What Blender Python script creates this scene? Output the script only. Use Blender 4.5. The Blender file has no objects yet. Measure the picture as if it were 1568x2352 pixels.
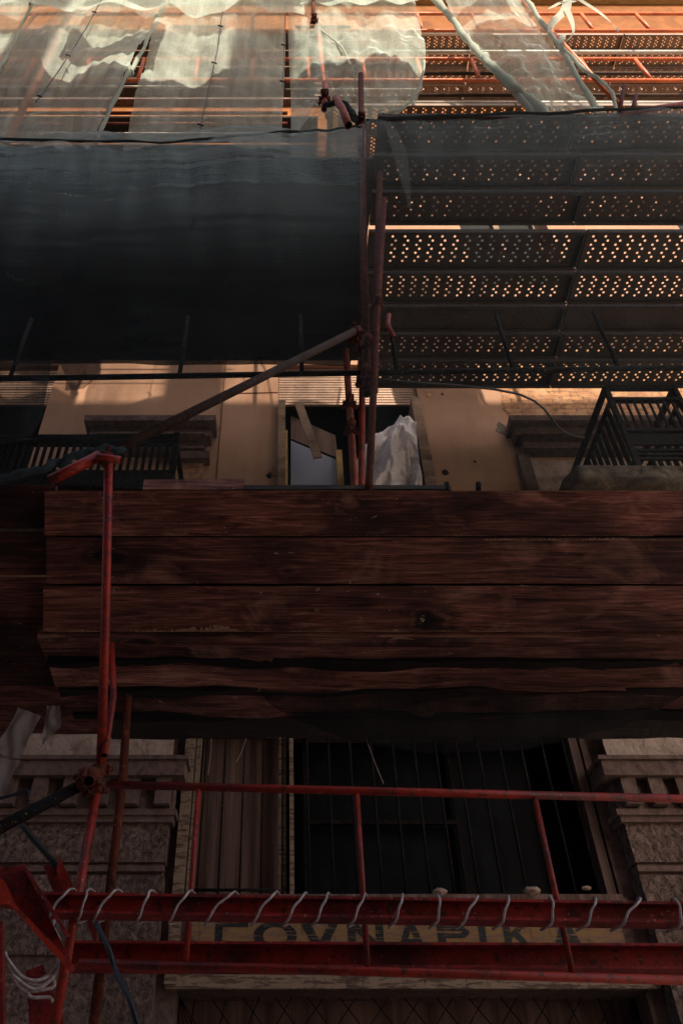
import bpy, math, random
from mathutils import Vector, noise
rnd = random.Random(7)
C = bpy.context.scene.collection
SC = bpy.context.scene
R = math.radians

# ------------------------------------------------------------------ camera, sky, sun, exposure
PITCH = 42.1
cam = bpy.data.cameras.new("camera"); camo = bpy.data.objects.new("camera", cam); C.objects.link(camo)
camo.location = (0, 0, 1.6); camo.rotation_euler = (R(90 + PITCH), 0, 0)
cam.sensor_fit = 'VERTICAL'; cam.sensor_height = 36; cam.lens = 28.0
cam.shift_x = 129 / 2352; cam.clip_end = 400; cam.clip_start = 0.05
SC.camera = camo

SUN_EL, SUN_AZ = 32.0, 16.0          # azimuth: degrees the sun stands to the right of straight behind the camera
w = bpy.data.worlds.new("World"); SC.world = w; w.use_nodes = True
nt = w.node_tree; bg = nt.nodes['Background']
sky = nt.nodes.new('ShaderNodeTexSky'); sky.sky_type = 'NISHITA'; sky.sun_disc = False
sky.sun_elevation = R(SUN_EL); sky.dust_density = 3.0
nt.links.new(sky.outputs[0], bg.inputs[0]); bg.inputs[1].default_value = 0.15
sd = Vector((math.sin(R(SUN_AZ)) * math.cos(R(SUN_EL)), -math.cos(R(SUN_AZ)) * math.cos(R(SUN_EL)), math.sin(R(SUN_EL))))
sky.sun_rotation = math.atan2(sd.x, sd.y)
sun = bpy.data.lights.new("sun", 'SUN'); sun.energy = 4.6; sun.angle = R(0.5); sun.color = (1.0, 0.88, 0.70)
suno = bpy.data.objects.new("sun", sun); C.objects.link(suno); suno.location = (0, -10, 30)
suno.rotation_euler = sd.to_track_quat('Z', 'Y').to_euler()
SC.view_settings.view_transform = 'Standard'; SC.view_settings.look = 'None'
SC.view_settings.gamma = 1.0; SC.view_settings.exposure = 1.05
SC.cycles.max_bounces = 8; SC.cycles.transparent_max_bounces = 24; SC.cycles.diffuse_bounces = 5

# ------------------------------------------------------------------ helpers
_c, _s = math.cos(R(PITCH)), math.sin(R(PITCH))
def P(u, v, Y):
    """point that stands Y metres in front of the viewpoint, from surveyed picture coordinates"""
    a = (u - 655) / 1829; b = (1176 - v) / 1829
    t = Y / (_c - b * _s)
    return Vector((a * t, Y, 1.6 + (_s + b * _c) * t))
def PD(u, v, t):
    """the same at depth t: points of one t lie on a plane tilted outward like the canopy fan"""
    b = (1176 - v) / 1829; return P(u, v, t * (_c - b * _s))
def Z(v, Y): return P(655, v, Y).z

class MB:
    def __init__(s): s.v = []; s.f = []; s.uv = {}; s.smooth = set()
    def face(s, pts, uvs=None, smooth=False):
        n = len(s.v); s.v += [tuple(p) for p in pts]; i = len(s.f); s.f.append(tuple(range(n, n + len(pts))))
        if uvs: s.uv[i] = uvs
        if smooth: s.smooth.add(i)
    def box(s, a, b):
        x0, y0, z0 = a; x1, y1, z1 = b
        n = len(s.v)
        s.v += [(x0,y0,z0),(x1,y0,z0),(x1,y1,z0),(x0,y1,z0),(x0,y0,z1),(x1,y0,z1),(x1,y1,z1),(x0,y1,z1)]
        for f in ((3,2,1,0),(4,5,6,7),(0,1,5,4),(1,2,6,5),(2,3,7,6),(3,0,4,7)): s.f.append(tuple(n + k for k in f))
        return s
    def bar(s, p, q, wx, wy, up=(0, 0, 1)):
        """rectangular bar from p to q: wx across, wy along 'up'"""
        p = Vector(p); q = Vector(q); d = (q - p).normalized(); up = Vector(up)
        if abs(d.dot(up)) > .97: up = Vector((0, 1, 0))
        x = d.cross(up).normalized(); y = x.cross(d)
        n = len(s.v)
        for o in (p, q):
            for sx, sy in ((-1,-1),(1,-1),(1,1),(-1,1)): s.v.append(tuple(o + x * wx / 2 * sx + y * wy / 2 * sy))
        for f in ((0,1,2,3),(7,6,5,4),(0,4,5,1),(1,5,6,2),(2,6,7,3),(3,7,4,0)): s.f.append(tuple(n + k for k in f))
        return s
    def prism(s, poly, off):
        """polygon swept along off"""
        off = Vector(off); n = len(s.v); k = len(poly)
        s.v += [tuple(Vector(p)) for p in poly] + [tuple(Vector(p) + off) for p in poly]
        s.f.append(tuple(range(n, n + k))); s.f.append(tuple(reversed(range(n + k, n + 2 * k))))
        for i in range(k):
            j = (i + 1) % k; s.f.append((n + j, n + i, n + k + i, n + k + j))
        return s
    def tube(s, pts, r, seg=12, hollow=False):
        pts = [Vector(p) for p in pts]; m = len(pts); rad = r if isinstance(r, (list, tuple)) else [r] * m
        rings = []; x = None
        for i in range(m):
            d = (pts[min(i + 1, m - 1)] - pts[max(i - 1, 0)]).normalized()
            if x is None:
                a = Vector((0, 0, 1)) if abs(d.z) < .9 else Vector((1, 0, 0)); x = d.cross(a).normalized()
            else: x = (x - d * x.dot(d)).normalized()
            y = d.cross(x); n = len(s.v); rings.append(n)
            for k in range(seg):
                t = 2 * math.pi * k / seg; s.v.append(tuple(pts[i] + (x * math.cos(t) + y * math.sin(t)) * rad[i]))
        for i in range(m - 1):
            for k in range(seg):
                k2 = (k + 1) % seg; s.smooth.add(len(s.f)); s.f.append((rings[i] + k, rings[i] + k2, rings[i + 1] + k2, rings[i + 1] + k))
        if not hollow:
            s.f.append(tuple(reversed(range(rings[0], rings[0] + seg)))); s.f.append(tuple(range(rings[-1], rings[-1] + seg)))
        else:
            for e, o in ((0, 1), (m - 1, -1)):
                d = (pts[min(e + 1, m - 1)] - pts[max(e - 1, 0)]).normalized() * o
                n = len(s.v); c = pts[e]
                for k in range(seg): s.v.append(tuple(c + (Vector(s.v[rings[e] + k]) - c) * .84))
                for k in range(seg): s.v.append(tuple(Vector(s.v[n + k]) + d * min(.12, (pts[-1] - pts[0]).length * .3)))
                for k in range(seg):
                    k2 = (k + 1) % seg
                    s.f.append((rings[e] + k, n + k, n + k2, rings[e] + k2) if e == 0 else (rings[e] + k, rings[e] + k2, n + k2, n + k))
                    s.smooth.add(len(s.f)); s.f.append((n + k, n + seg + k, n + seg + k2, n + k2))
                s.f.append(tuple(n + seg + k for k in range(seg)))
        return s
    def grid(s, fn, nu, nv, su=1., sv=1.):
        n = len(s.v)
        for j in range(nv + 1):
            for i in range(nu + 1): s.v.append(tuple(fn(i / nu, j / nv)))
        for j in range(nv):
            for i in range(nu):
                a = n + j * (nu + 1) + i; k = len(s.f); s.f.append((a, a + 1, a + nu + 2, a + nu + 1)); s.smooth.add(k)
                u0, u1, v0, v1 = i / nu * su, (i + 1) / nu * su, j / nv * sv, (j + 1) / nv * sv
                s.uv[k] = ((u0, v0), (u1, v0), (u1, v1), (u0, v1))
        return s
    def build(s, name, mat, parent=None, recalc=False):
        me = bpy.data.meshes.new(name)
        if parent is not None: o0 = BASE[parent.name]
        else:
            xs = [p[0] for p in s.v]; ys = [p[1] for p in s.v]; zs = [p[2] for p in s.v]
            o0 = Vector(((min(xs) + max(xs)) / 2, (min(ys) + max(ys)) / 2, min(zs)))
        me.from_pydata([(p[0] - o0.x, p[1] - o0.y, p[2] - o0.z) for p in s.v], [], s.f)
        if s.uv:
            l = me.uv_layers.new(name="uv")
            for i, poly in enumerate(me.polygons):
                if i in s.uv:
                    for k, li in enumerate(poly.loop_indices): l.data[li].uv = s.uv[i][k]
        if s.smooth:
            for i in s.smooth: me.polygons[i].use_smooth = True
        me.materials.append(mat); me.update()
        o = bpy.data.objects.new(name, me); C.objects.link(o)
        if parent is not None: o.parent = parent
        else: o.location = o0
        BASE[o.name] = o0
        return o
BASE = {}
def tag(o, label, cat, group=None):
    o['label'] = label; o['category'] = cat
    if group: o['group'] = group
    return o
def thing(name, label, cat, loc, group=None):
    o = bpy.data.objects.new(name, None); C.objects.link(o); o.location = loc; o.empty_display_size = .1
    BASE[o.name] = Vector(loc); return tag(o, label, cat, group)
def struct(o): o['kind'] = 'structure'; return o
def nz(x, y, z=0): return noise.noise(Vector((x, y, z)))

# ------------------------------------------------------------------ materials
class NT:
    def __init__(s, name):
        s.m = bpy.data.materials.new(name); s.m.use_nodes = True; s.t = s.m.node_tree
        s.p = s.t.nodes['Principled BSDF']; s.out = s.t.nodes['Material Output']
    def n(s, typ, **kw):
        o = s.t.nodes.new(typ)
        for k, v in kw.items():
            if k.startswith('i_'): o.inputs[k[2:].replace('_', ' ')].default_value = v
            else: setattr(o, k, v)
        return o
    def l(s, a, b): s.t.links.new(a, b)
    def coord(s, scale=(1,1,1), kind='Object', rand=True):
        tc = s.n('ShaderNodeTexCoord'); mp = s.n('ShaderNodeMapping'); mp.inputs['Scale'].default_value = scale
        s.l(tc.outputs[kind], mp.inputs[0])
        if rand and kind == 'Object':
            oi = s.n('ShaderNodeObjectInfo'); mu = s.n('ShaderNodeMath', operation='MULTIPLY'); mu.inputs[1].default_value = 37.0
            s.l(oi.outputs['Random'], mu.inputs[0])
            s.l(mu.outputs[0], mp.inputs['Location'])
        return mp.outputs[0]
    def noise(s, co, scale, detail=4, rough=.6, dist=0):
        o = s.n('ShaderNodeTexNoise'); o.inputs['Scale'].default_value = scale; o.inputs['Detail'].default_value = detail
        o.inputs['Roughness'].default_value = rough; o.inputs['Distortion'].default_value = dist
        s.l(co, o.inputs['Vector']); return o.outputs[0]
    def ramp(s, fac, stops):
        o = s.n('ShaderNodeValToRGB'); e = o.color_ramp.elements
        while len(e) < len(stops): e.new(.5)
        for k, (pos, col) in enumerate(stops):
            e[k].position = pos; e[k].color = tuple(col) + (1,) if len(col) == 3 else col
        s.l(fac, o.inputs[0]); return o.outputs[0]
    def mix(s, fac, a, b, mode='MIX'):
        o = s.n('ShaderNodeMix', data_type='RGBA', blend_type=mode)
        for inp, val in ((o.inputs[0], fac), (o.inputs[6], a), (o.inputs[7], b)):
            if hasattr(val, 'is_linked'): s.l(val, inp)
            else: inp.default_value = val if isinstance(val, (int, float)) else tuple(val) + (1,)
        return o.outputs[2]
    def bump(s, h, strength=.4, dist=.01):
        o = s.n('ShaderNodeBump'); o.inputs['Strength'].default_value = strength; o.inputs['Distance'].default_value = dist
        s.l(h, o.inputs['Height']); s.l(o.outputs[0], s.p.inputs['Normal'])
    def fin(s, col, rough=.7, metal=0., spec=.35):
        if hasattr(col, 'is_linked'): s.l(col, s.p.inputs['Base Color'])
        else: s.p.inputs['Base Color'].default_value = tuple(col) + (1,)
        s.p.inputs['Roughness'].default_value = rough; s.p.inputs['Metallic'].default_value = metal
        s.p.inputs['Specular IOR Level'].default_value = spec
        return s.m
def g(v): return (v, v, v)

def mat_wood(name, dark, mid, light, knots=True, scale=1., bump=.5):
    n = NT(name); grain = n.noise(n.coord((.55*scale, 8*scale, 8*scale)), 4, 7, .68, 2.0)
    col = n.ramp(grain, [(.30, dark), (.50, mid), (.72, light)])
    mott = n.noise(n.coord((.8*scale, 3.6*scale, 3.6*scale)), 2.0, 6, .6, .7)
    col = n.mix(n.ramp(mott, [(.38, g(.6)), (.62, g(0))]), col, tuple(x*.8 for x in dark))
    stain = n.noise(n.coord((.9*scale, 1.5*scale, 1.5*scale)), 1.7, 4, .55, .5)
    col = n.mix(n.ramp(stain, [(.36, g(.8)), (.52, g(0))]), col, tuple(x*.9 for x in dark))
    warm = n.noise(n.coord((1.6*scale, 2.2*scale, 2.2*scale)), 1.9, 5, .6, 1.0)
    col = n.mix(n.ramp(warm, [(.56, g(0)), (.70, g(.5))]), col, light)
    fine = n.noise(n.coord((2*scale, 110*scale, 110*scale)), 3, 5, .65)
    col = n.mix(n.ramp(fine, [(.36, g(.75)), (.55, g(0))]), col, dark)
    fig = n.noise(n.coord((16*scale, 2.5*scale, 2.5*scale)), 1.4, 4, .6, 1.0)
    col = n.mix(n.ramp(fig, [(.64, g(0)), (.76, g(.45))]), col, dark)
    if knots:
        vo = n.n('ShaderNodeTexVoronoi'); vo.inputs['Scale'].default_value = 1.0; vo.inputs['Randomness'].default_value = 1
        wv = n.n('ShaderNodeVectorMath', operation='MULTIPLY_ADD'); nn = n.n('ShaderNodeTexNoise'); nn.inputs['Scale'].default_value = 3
        co = n.coord((2.3, 4.2, 4.2)); n.l(co, nn.inputs['Vector']); wv.inputs[1].default_value = (.35, .35, .35); n.l(nn.outputs[1], wv.inputs[0]); n.l(co, wv.inputs[2])
        n.l(wv.outputs[0], vo.inputs['Vector'])
        col = n.mix(n.ramp(vo.outputs['Distance'], [(.07, g(1)), (.13, g(.85)), (.18, g(.15)), (.22, g(.55)), (.32, g(0))]), col, tuple(x*.4 for x in dark))
    oi = n.n('ShaderNodeObjectInfo'); mr = n.n('ShaderNodeMapRange'); n.l(oi.outputs['Random'], mr.inputs[0]); mr.inputs[3].default_value = .72; mr.inputs[4].default_value = 1.3
    hs = n.n('ShaderNodeHueSaturation'); n.l(mr.outputs[0], hs.inputs['Value']); n.l(col, hs.inputs['Color']); col = hs.outputs[0]
    spl = n.noise(n.coord((1, 1.6, 1.6)), 22, 3, .55, .6); col = n.mix(n.ramp(spl, [(.70, g(0)), (.73, g(.55))]), col, tuple(min(.7, x*1.3) for x in light))
    ad = n.n('ShaderNodeMath', operation='ADD'); n.l(grain, ad.inputs[0]); n.l(fine, ad.inputs[1])
    n.bump(ad.outputs[0], bump, .015)
    return n.fin(col, .75, 0, .25)
def mat_paint(name, base, dark, rust=None, rough=.45, metal=0., amt=.5, spec=.3):
    n = NT(name); co = n.coord()
    a = n.noise(co, 5, 6, .65, .4); b = n.noise(co, 40, 4, .6)
    col = n.mix(n.ramp(a, [(.42, g(0)), (.66, g(amt + .3))]), base, dark)
    col = n.mix(n.ramp(b, [(.52, g(0)), (.66, g(min(1, amt + .3)))]), col, rust or dark)
    sp = n.noise(co, 120, 2, .5); col = n.mix(n.ramp(sp, [(.66, g(0)), (.72, g(.6))]), col, (.3, .24, .2))
    n.bump(b, .35, .005)
    return n.fin(col, rough, metal, spec)
def mat_net(name, col, col2, dens, var, transl=.5, thread=(260, 90), light_fade=None, streak=.0):
    n = NT(name); uv = n.coord((1,1,1), 'UV', False)
    def st(sx, sy):
        mp = n.n('ShaderNodeMapping'); mp.inputs['Scale'].default_value = (sx, sy, 1); n.l(uv, mp.inputs[0]); return mp.outputs[0]
    a = n.noise(st(thread[0], 5), 1, 3, .7); b = n.noise(st(5, thread[1]), 1, 3, .7); c = n.noise(st(1.1, .9), 1.6, 5, .6, .8)
    ad = n.n('ShaderNodeMath', operation='ADD'); n.l(a, ad.inputs[0]); n.l(b, ad.inputs[1])
    ad2 = n.n('ShaderNodeMath', operation='ADD'); n.l(ad.outputs[0], ad2.inputs[0]); n.l(c, ad2.inputs[1])
    mr = n.n('ShaderNodeMapRange'); n.l(ad2.outputs[0], mr.inputs[0])
    mr.inputs[1].default_value = 1.05; mr.inputs[2].default_value = 1.95
    mr.inputs[3].default_value = max(0, dens - var); mr.inputs[4].default_value = min(1, dens + var)
    fac = mr.outputs[0]
    if light_fade:                                   # net thins downward, painting the light that fades down it
        sx = n.n('ShaderNodeSeparateXYZ'); n.l(uv, sx.inputs[0]); gr_ = n.n('ShaderNodeMapRange'); gr_.interpolation_type = 'SMOOTHSTEP'
        wob_ = n.n('ShaderNodeMath', operation='MULTIPLY_ADD'); n.l(c, wob_.inputs[0]); wob_.inputs[1].default_value = .5; n.l(sx.outputs[1], wob_.inputs[2])
        n.l(wob_.outputs[0], gr_.inputs[0]); gr_.inputs[1].default_value = .2; gr_.inputs[2].default_value = light_fade[0] + .25
        gr_.inputs[3].default_value = 1.0; gr_.inputs[4].default_value = light_fade[1]
        mu_ = n.n('ShaderNodeMath', operation='MULTIPLY'); n.l(fac, mu_.inputs[0]); n.l(gr_.outputs[0], mu_.inputs[1]); fac = mu_.outputs[0]
    if streak:
        sk = n.noise(st(3.2, .22), 1.0, 5, .62, .3); sr = n.n('ShaderNodeMapRange'); n.l(sk, sr.inputs[0]); sr.inputs[1].default_value = .3; sr.inputs[2].default_value = .7
        sr.inputs[3].default_value = 1 - streak; sr.inputs[4].default_value = 1 + streak
        mu_ = n.n('ShaderNodeMath', operation='MULTIPLY', use_clamp=True); n.l(fac, mu_.inputs[0]); n.l(sr.outputs[0], mu_.inputs[1]); fac = mu_.outputs[0]
    if light_fade:
        sk = n.noise(st(.45, 11), 1.0, 6, .68, .4); sr = n.n('ShaderNodeMapRange'); n.l(sk, sr.inputs[0]); sr.inputs[1].default_value = .3; sr.inputs[2].default_value = .7
        sr.inputs[3].default_value = .62; sr.inputs[4].default_value = 1.38
        mu_ = n.n('ShaderNodeMath', operation='MULTIPLY', use_clamp=True); n.l(fac, mu_.inputs[0]); n.l(sr.outputs[0], mu_.inputs[1]); fac = mu_.outputs[0]
    d = n.n('ShaderNodeBsdfDiffuse'); tl = n.n('ShaderNodeBsdfTranslucent')
    cc = n.mix(c, col, col2)
    n.l(cc, d.inputs[0]); n.l(cc, tl.inputs[0])
    m1 = n.n('ShaderNodeMixShader'); m1.inputs[0].default_value = transl; n.l(d.outputs[0], m1.inputs[1]); n.l(tl.outputs[0], m1.inputs[2])
    tr = n.n('ShaderNodeBsdfTransparent'); m2 = n.n('ShaderNodeMixShader')
    n.l(fac, m2.inputs[0]); n.l(tr.outputs[0], m2.inputs[1]); n.l(m1.outputs[0], m2.inputs[2])
    n.l(m2.outputs[0], n.out.inputs[0])
    return n.m

M = {}
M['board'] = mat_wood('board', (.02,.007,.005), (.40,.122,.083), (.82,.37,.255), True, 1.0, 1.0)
M['board_dark'] = mat_wood('darker_board', (.018,.007,.005), (.22,.075,.052), (.5,.21,.15), True, 1.0, 1.0)  # board wood in a darker tone, for boards left of the corner
M['gapshade'] = mat_wood('gap_shade', (.006,.004,.004), (.012,.007,.006), (.05,.025,.02), False, .8, .8)
M['rotten'] = mat_wood('rotten', (.02,.008,.006), (.48,.175,.125), (.78,.38,.28), False, .8, 1.0)
M['timber'] = mat_wood('timber', (.14,.08,.05), (.24,.15,.095), (.36,.24,.16), True, 1.5)
M['yellow_timber'] = mat_wood('yellow_timber', (.3,.17,.06), (.5,.3,.1), (.6,.4,.16), False, 1.5)
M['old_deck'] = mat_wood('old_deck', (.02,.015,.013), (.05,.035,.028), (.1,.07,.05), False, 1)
M['splinter_glint'] = mat_wood('splinter_glint', (.2,.1,.06), (.36,.2,.13), (.5,.31,.21), False, 3)
M['red'] = mat_paint('red_tube_paint', (.33,.024,.011), (.06,.009,.007), (.07,.022,.013), .45, 0, .65, .25)
M['redbeam'] = mat_paint('red_beam_paint', (.27,.019,.015), (.045,.006,.005), (.04,.012,.009), .6, 0, .6, .2)
M['orange'] = mat_paint('orange_tube_paint', (.62,.13,.03), (.3,.06,.02), (.2,.06,.03), .45)
M['rust'] = mat_paint('rusty_tube', (.10,.024,.014), (.03,.010,.008), (.16,.045,.022), .75, 0, .6, .08)
M['pink'] = mat_paint('faded_pink_tube', (.42,.13,.10), (.2,.055,.04), (.14,.04,.025), .6, 0, .6, .12)
M['galv'] = mat_paint('galvanised', (.55,.5,.44), (.35,.3,.25), (.3,.2,.13), .4, .3, .3)
M['steel'] = mat_paint('dark_steel_plank', (.05,.042,.036), (.026,.021,.018), (.10,.05,.028), .7, 0, .5, .1)
M['brownsteel'] = mat_paint('brown_steel_plank', (.20,.145,.11), (.11,.075,.055), (.24,.11,.055), .5, .15)
M['iron'] = mat_paint('black_iron', (.010,.009,.009), (.006,.006,.006), (.03,.015,.01), .8, 0, .5, .05)
M['greypipe'] = mat_paint('grey_tube', (.055,.04,.033), (.03,.022,.019), (.09,.035,.02), .75, 0, .6, .08)
M['netdark'] = mat_net('dark_net', (.19,.23,.22), (.30,.34,.32), .27, .14, .3)
M['netleft'] = mat_net('light_fade_dark_net', (.27,.345,.345), (.36,.43,.43), .68, .16, .3, (260, 90), (2.5, .06), .22)
M['netright'] = mat_net('light_fade_veil_net', (.20,.25,.25), (.30,.35,.34), .46, .16, .3, (260, 90), (1.9, .15), .3)
M['netblack'] = mat_net('black_net', (.02,.022,.024), (.035,.035,.035), .7, .2, .3, (260, 90), None, .2)
M['gapblack'] = NT('gap_black').fin((.008,.007,.007), .9, 0, .1)
M['nethammock'] = mat_net('dense_dark_net', (.018,.022,.027), (.03,.036,.042), .95, .06, .1)
M['netsparse'] = mat_net('sparse_dark_net', (.06,.065,.065), (.09,.095,.09), .12, .12, .2)
M['netlight'] = mat_net('pale_net', (.72,.78,.68), (.6,.69,.62), .56, .22, .5, (260, 90), None, .38)
M['netgreen'] = mat_net('green_net', (.56,.72,.65), (.74,.79,.69), .5, .22, .5, (260, 90), None, .38)
M['shade_swag'] = mat_net('shade_swag_net', (.6,.62,.54), (.5,.54,.48), .9, .1, .3)
M['nethem'] = mat_net('net_hem', (.36,.42,.38), (.55,.56,.47), .93, .07, .4, (40, 40))
M['netroll'] = mat_net('dark_net_roll', (.06,.075,.08), (.04,.05,.055), .97, .03, .2)

def m_plaster():
    n = NT('orange_plaster'); co = n.coord((1,1,1), 'Object', False)
    a = n.noise(co, .9, 6, .6, .5); b = n.noise(co, 9, 5, .65); st = n.noise(n.coord((4,1,.35), 'Object', False), 1.5, 5, .6)
    col = n.ramp(a, [(.32, (.25,.135,.085)), (.55, (.33,.187,.12)), (.75, (.38,.222,.148))])
    col = n.mix(n.ramp(st, [(.5, g(0)), (.75, g(.55))]), col, (.24,.12,.065))
    col = n.mix(n.ramp(b, [(.62, g(0)), (.72, g(.35))]), col, (.2,.11,.07))
    n.bump(b, .25, .01); return n.fin(col, .9, 0, .15)
M['plaster'] = m_plaster()
def m_rough(name, c1, c2, c3, scale, strength):
    n = NT(name); co = n.coord((1,1,.8), 'Object', False)
    v = n.noise(co, scale, 5, .7, .6); a = n.noise(co, 1.6, 4, .6)
    col = n.ramp(v, [(.3, c1), (.5, c2), (.72, c3)])
    col = n.mix(n.ramp(a, [(.4, g(0)), (.7, g(.5))]), col, c1)
    n.bump(v, strength, .03); return n.fin(col, .9, 0, .2)
M['orangewall'] = m_rough('deep_orange_plaster', (.10,.034,.009), (.19,.066,.016), (.25,.095,.026), 2.2, .15)
M['stucco'] = m_rough('rough_stucco', (.012,.008,.006), (.13,.08,.063), (.30,.195,.158), 30, 1.0)
M['stone'] = m_rough('smooth_render', (.05,.030,.025), (.115,.07,.057), (.17,.11,.09), 14, .35)
M['oldstone'] = m_rough('dirty_slab_stone', (.025,.02,.015), (.09,.07,.05), (.2,.155,.11), 7, 1.0)
M['oldplaster'] = m_rough('pitted_plaster', (.16,.1,.08), (.36,.26,.21), (.42,.31,.255), 9, .9)
def m_brick():
    n = NT('exposed_brick'); co = n.coord((1,1,1), 'Object', False)
    mp = n.n('ShaderNodeMapping'); mp.inputs['Rotation'].default_value = (R(90), 0, 0)
    dz = n.n('ShaderNodeVectorMath', operation='MULTIPLY_ADD')
    nn = n.n('ShaderNodeTexNoise'); nn.inputs['Scale'].default_value = 7; n.l(co, nn.inputs['Vector'])
    dz.inputs[1].default_value = (.05,.05,.05); n.l(nn.outputs[1], dz.inputs[0]); n.l(co, dz.inputs[2]); n.l(dz.outputs[0], mp.inputs[0])
    br = n.n('ShaderNodeTexBrick'); n.l(mp.outputs[0], br.inputs['Vector']); br.inputs['Scale'].default_value = 1
    br.inputs['Brick Width'].default_value = .22; br.inputs['Row Height'].default_value = .07; br.inputs['Mortar Size'].default_value = .009
    br.inputs['Color1'].default_value = (.42,.21,.10,1); br.inputs['Color2'].default_value = (.3,.14,.07,1); br.inputs['Mortar'].default_value = (.2,.12,.08,1)
    v = n.noise(co, 18, 6, .7, .5)
    col = n.mix(n.ramp(v, [(.34, g(.85)), (.5, g(0))]), br.outputs[0], (.09,.05,.035))
    col = n.mix(n.ramp(n.noise(co, 5, 4), [(.5, g(0)), (.65, g(.6))]), col, (.45,.27,.15))
    n.bump(v, .9, .02); return n.fin(col, .9, 0, .15)
M['brick'] = m_brick()
M['paleflag'] = m_rough('pale_flagstones', (.42,.36,.32), (.54,.47,.42), (.6,.53,.48), 6, .2)
M['asphalt'] = m_rough('stone_paving', (.27,.23,.2), (.36,.31,.27), (.42,.37,.32), 30, .4)
M['opposite'] = m_rough('opposite_plaster', (.15,.12,.09), (.2,.16,.12), (.24,.19,.14), 8, .2)
M['void'] = NT('dark_room').fin((.012,.011,.011), .9, 0, .1)
def m_glass(name, col, rough):
    n = NT(name); co = n.coord((1,1,1), 'Object', False); a = n.noise(co, 6, 5, .6)
    return n.fin(n.mix(n.ramp(a, [(.45, g(0)), (.7, g(1))]), col, tuple(x*2.2 for x in col)), rough, 0, .08)
M['glass'] = m_glass('dusty_dark_glass', (.003,.003,.004), .6)
M['shutter'] = mat_paint('slatted_shutter', (.36,.22,.15), (.24,.14,.09), (.18,.1,.06), .6)
M['bluepanel'] = mat_net('ribbed_blue_panel', (.62,.6,.68), (.36,.42,.62), .98, .02, .5, (60, 4))
def m_curtain():
    n = NT('brown_curtain'); co = n.coord((1,1,.06)); a = n.noise(co, 14, 3, .5)
    n.bump(a, .8, .03); return n.fin(n.ramp(a, [(.35, (.07,.04,.031)), (.65, (.14,.082,.064))]), .8, 0, .2)
M['curtain'] = m_curtain()
def m_flake(name, base, under, dark):
    n = NT(name); a = n.noise(n.coord((3, 3, 20)), 2.2, 6, .7, .4); b = n.noise(n.coord((8, 8, 3)), 3, 4)
    col = n.mix(n.ramp(a, [(.5, g(0)), (.56, g(1))]), base, under); col = n.mix(n.ramp(b, [(.55, g(0)), (.7, g(.7))]), col, dark)
    n.bump(a, .5, .01); return n.fin(col, .8, 0, .2)
M['oldpaint'] = m_flake('flaking_cream_paint', (.2,.135,.092), (.08,.047,.034), (.04,.025,.019))
M['sign'] = m_flake('flaking_ochre_sign', (.2,.11,.045), (.15,.085,.058), (.07,.038,.023))
def m_letter():
    n = NT('flaking_black_letter'); a = n.noise(n.coord((2.2, 2, 34), 'Object', False), 3, 5, .7, .3)
    f = n.ramp(a, [(.54, g(0)), (.58, g(1))])
    tr = n.n('ShaderNodeBsdfTransparent'); m2 = n.n('ShaderNodeMixShader')
    n.fin((.008,.008,.009), .6, 0, .3)
    n.l(f, m2.inputs[0]); n.l(n.p.outputs[0], m2.inputs[1]); n.l(tr.outputs[0], m2.inputs[2]); n.l(m2.outputs[0], n.out.inputs[0])
    return n.m
M['letter'] = m_letter()
def m_tarp():
    n = NT('crumpled_plastic'); co = n.coord(); a = n.noise(co, 14, 6, .65, 1.5); b = n.noise(co, 4, 4)
    col = n.ramp(a, [(.3, (.5,.42,.4)), (.6, (.8,.72,.7))])
    n.bump(a, .7, .03); return n.fin(n.mix(b, col, (.62,.54,.52)), .4, 0, .5)
M['tarp'] = m_tarp()
def m_hose():
    n = NT('clear_plastic_hose'); a = n.noise(n.coord((1,1,1)), 60, 3)
    n.fin(n.ramp(a, [(.35, (.3,.22,.2)), (.65, (.55,.45,.42))]), .22, 0, .6); n.p.inputs['Transmission Weight'].default_value = .25
    return n.m
M['hose'] = m_hose()
M['fabric'] = mat_net('ribbed_pale_cloth', (.36,.31,.3), (.28,.24,.23), .97, .03, .35, (90, 5))
M['wire'] = NT('black_cable').fin((.012,.011,.011), .5, 0, .4)
M['twine'] = NT('pale_twine').fin((.5,.42,.38), .7, 0, .2)
M['litter'] = mat_paint('dry_litter', (.3,.2,.15), (.14,.07,.045), (.4,.3,.25), .8)

# ------------------------------------------------------------------ ground and the street's other side
D = 5.5
struct(MB().box((-60, -60, -.3), (60, 60, 0)).build('ground', M['asphalt']))
struct(MB().box((-40, 2.2, .004), (40, 5.45, .13)).build('pavement', M['paleflag']))
b = MB().box((-60, -12, .0), (7.6, -5, 14.97))
opp = thing('town_house', 'plain plastered house across the street behind the viewpoint', 'house', (0, -5, 0))
b.build('wall', M['opposite'], opp)
for k in range(-7, 3):
    for z in (3.8, 7.4, 11.0): MB().box((k*3.2 - .55, -4.997, z), (k*3.2 + .55, -4.96, z + 1.9)).build('window', M['glass'], opp)
MB().box((-60, -4.998, 13.9), (7.6, -4.8, 14.2)).build('cornice', M['stone'], opp)

for cx, cw, ch in ((2.35, .5, 3.6), (-.1, .42, 4.4), (5.0, .7, 2.4), (-3.6, .6, 2.2)):  # unseen chimneys added for the shadow bars they throw on the nets
    MB().box((cx - cw / 2, -6.4, 15.05), (cx + cw / 2, -5.9, 14.55 + ch)).box((cx - cw / 2 - .06, -6.46, 14.55 + ch), (cx + cw / 2 + .06, -5.84, 14.7 + ch)).build('shadow_chimney', M['brick'], opp)
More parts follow.
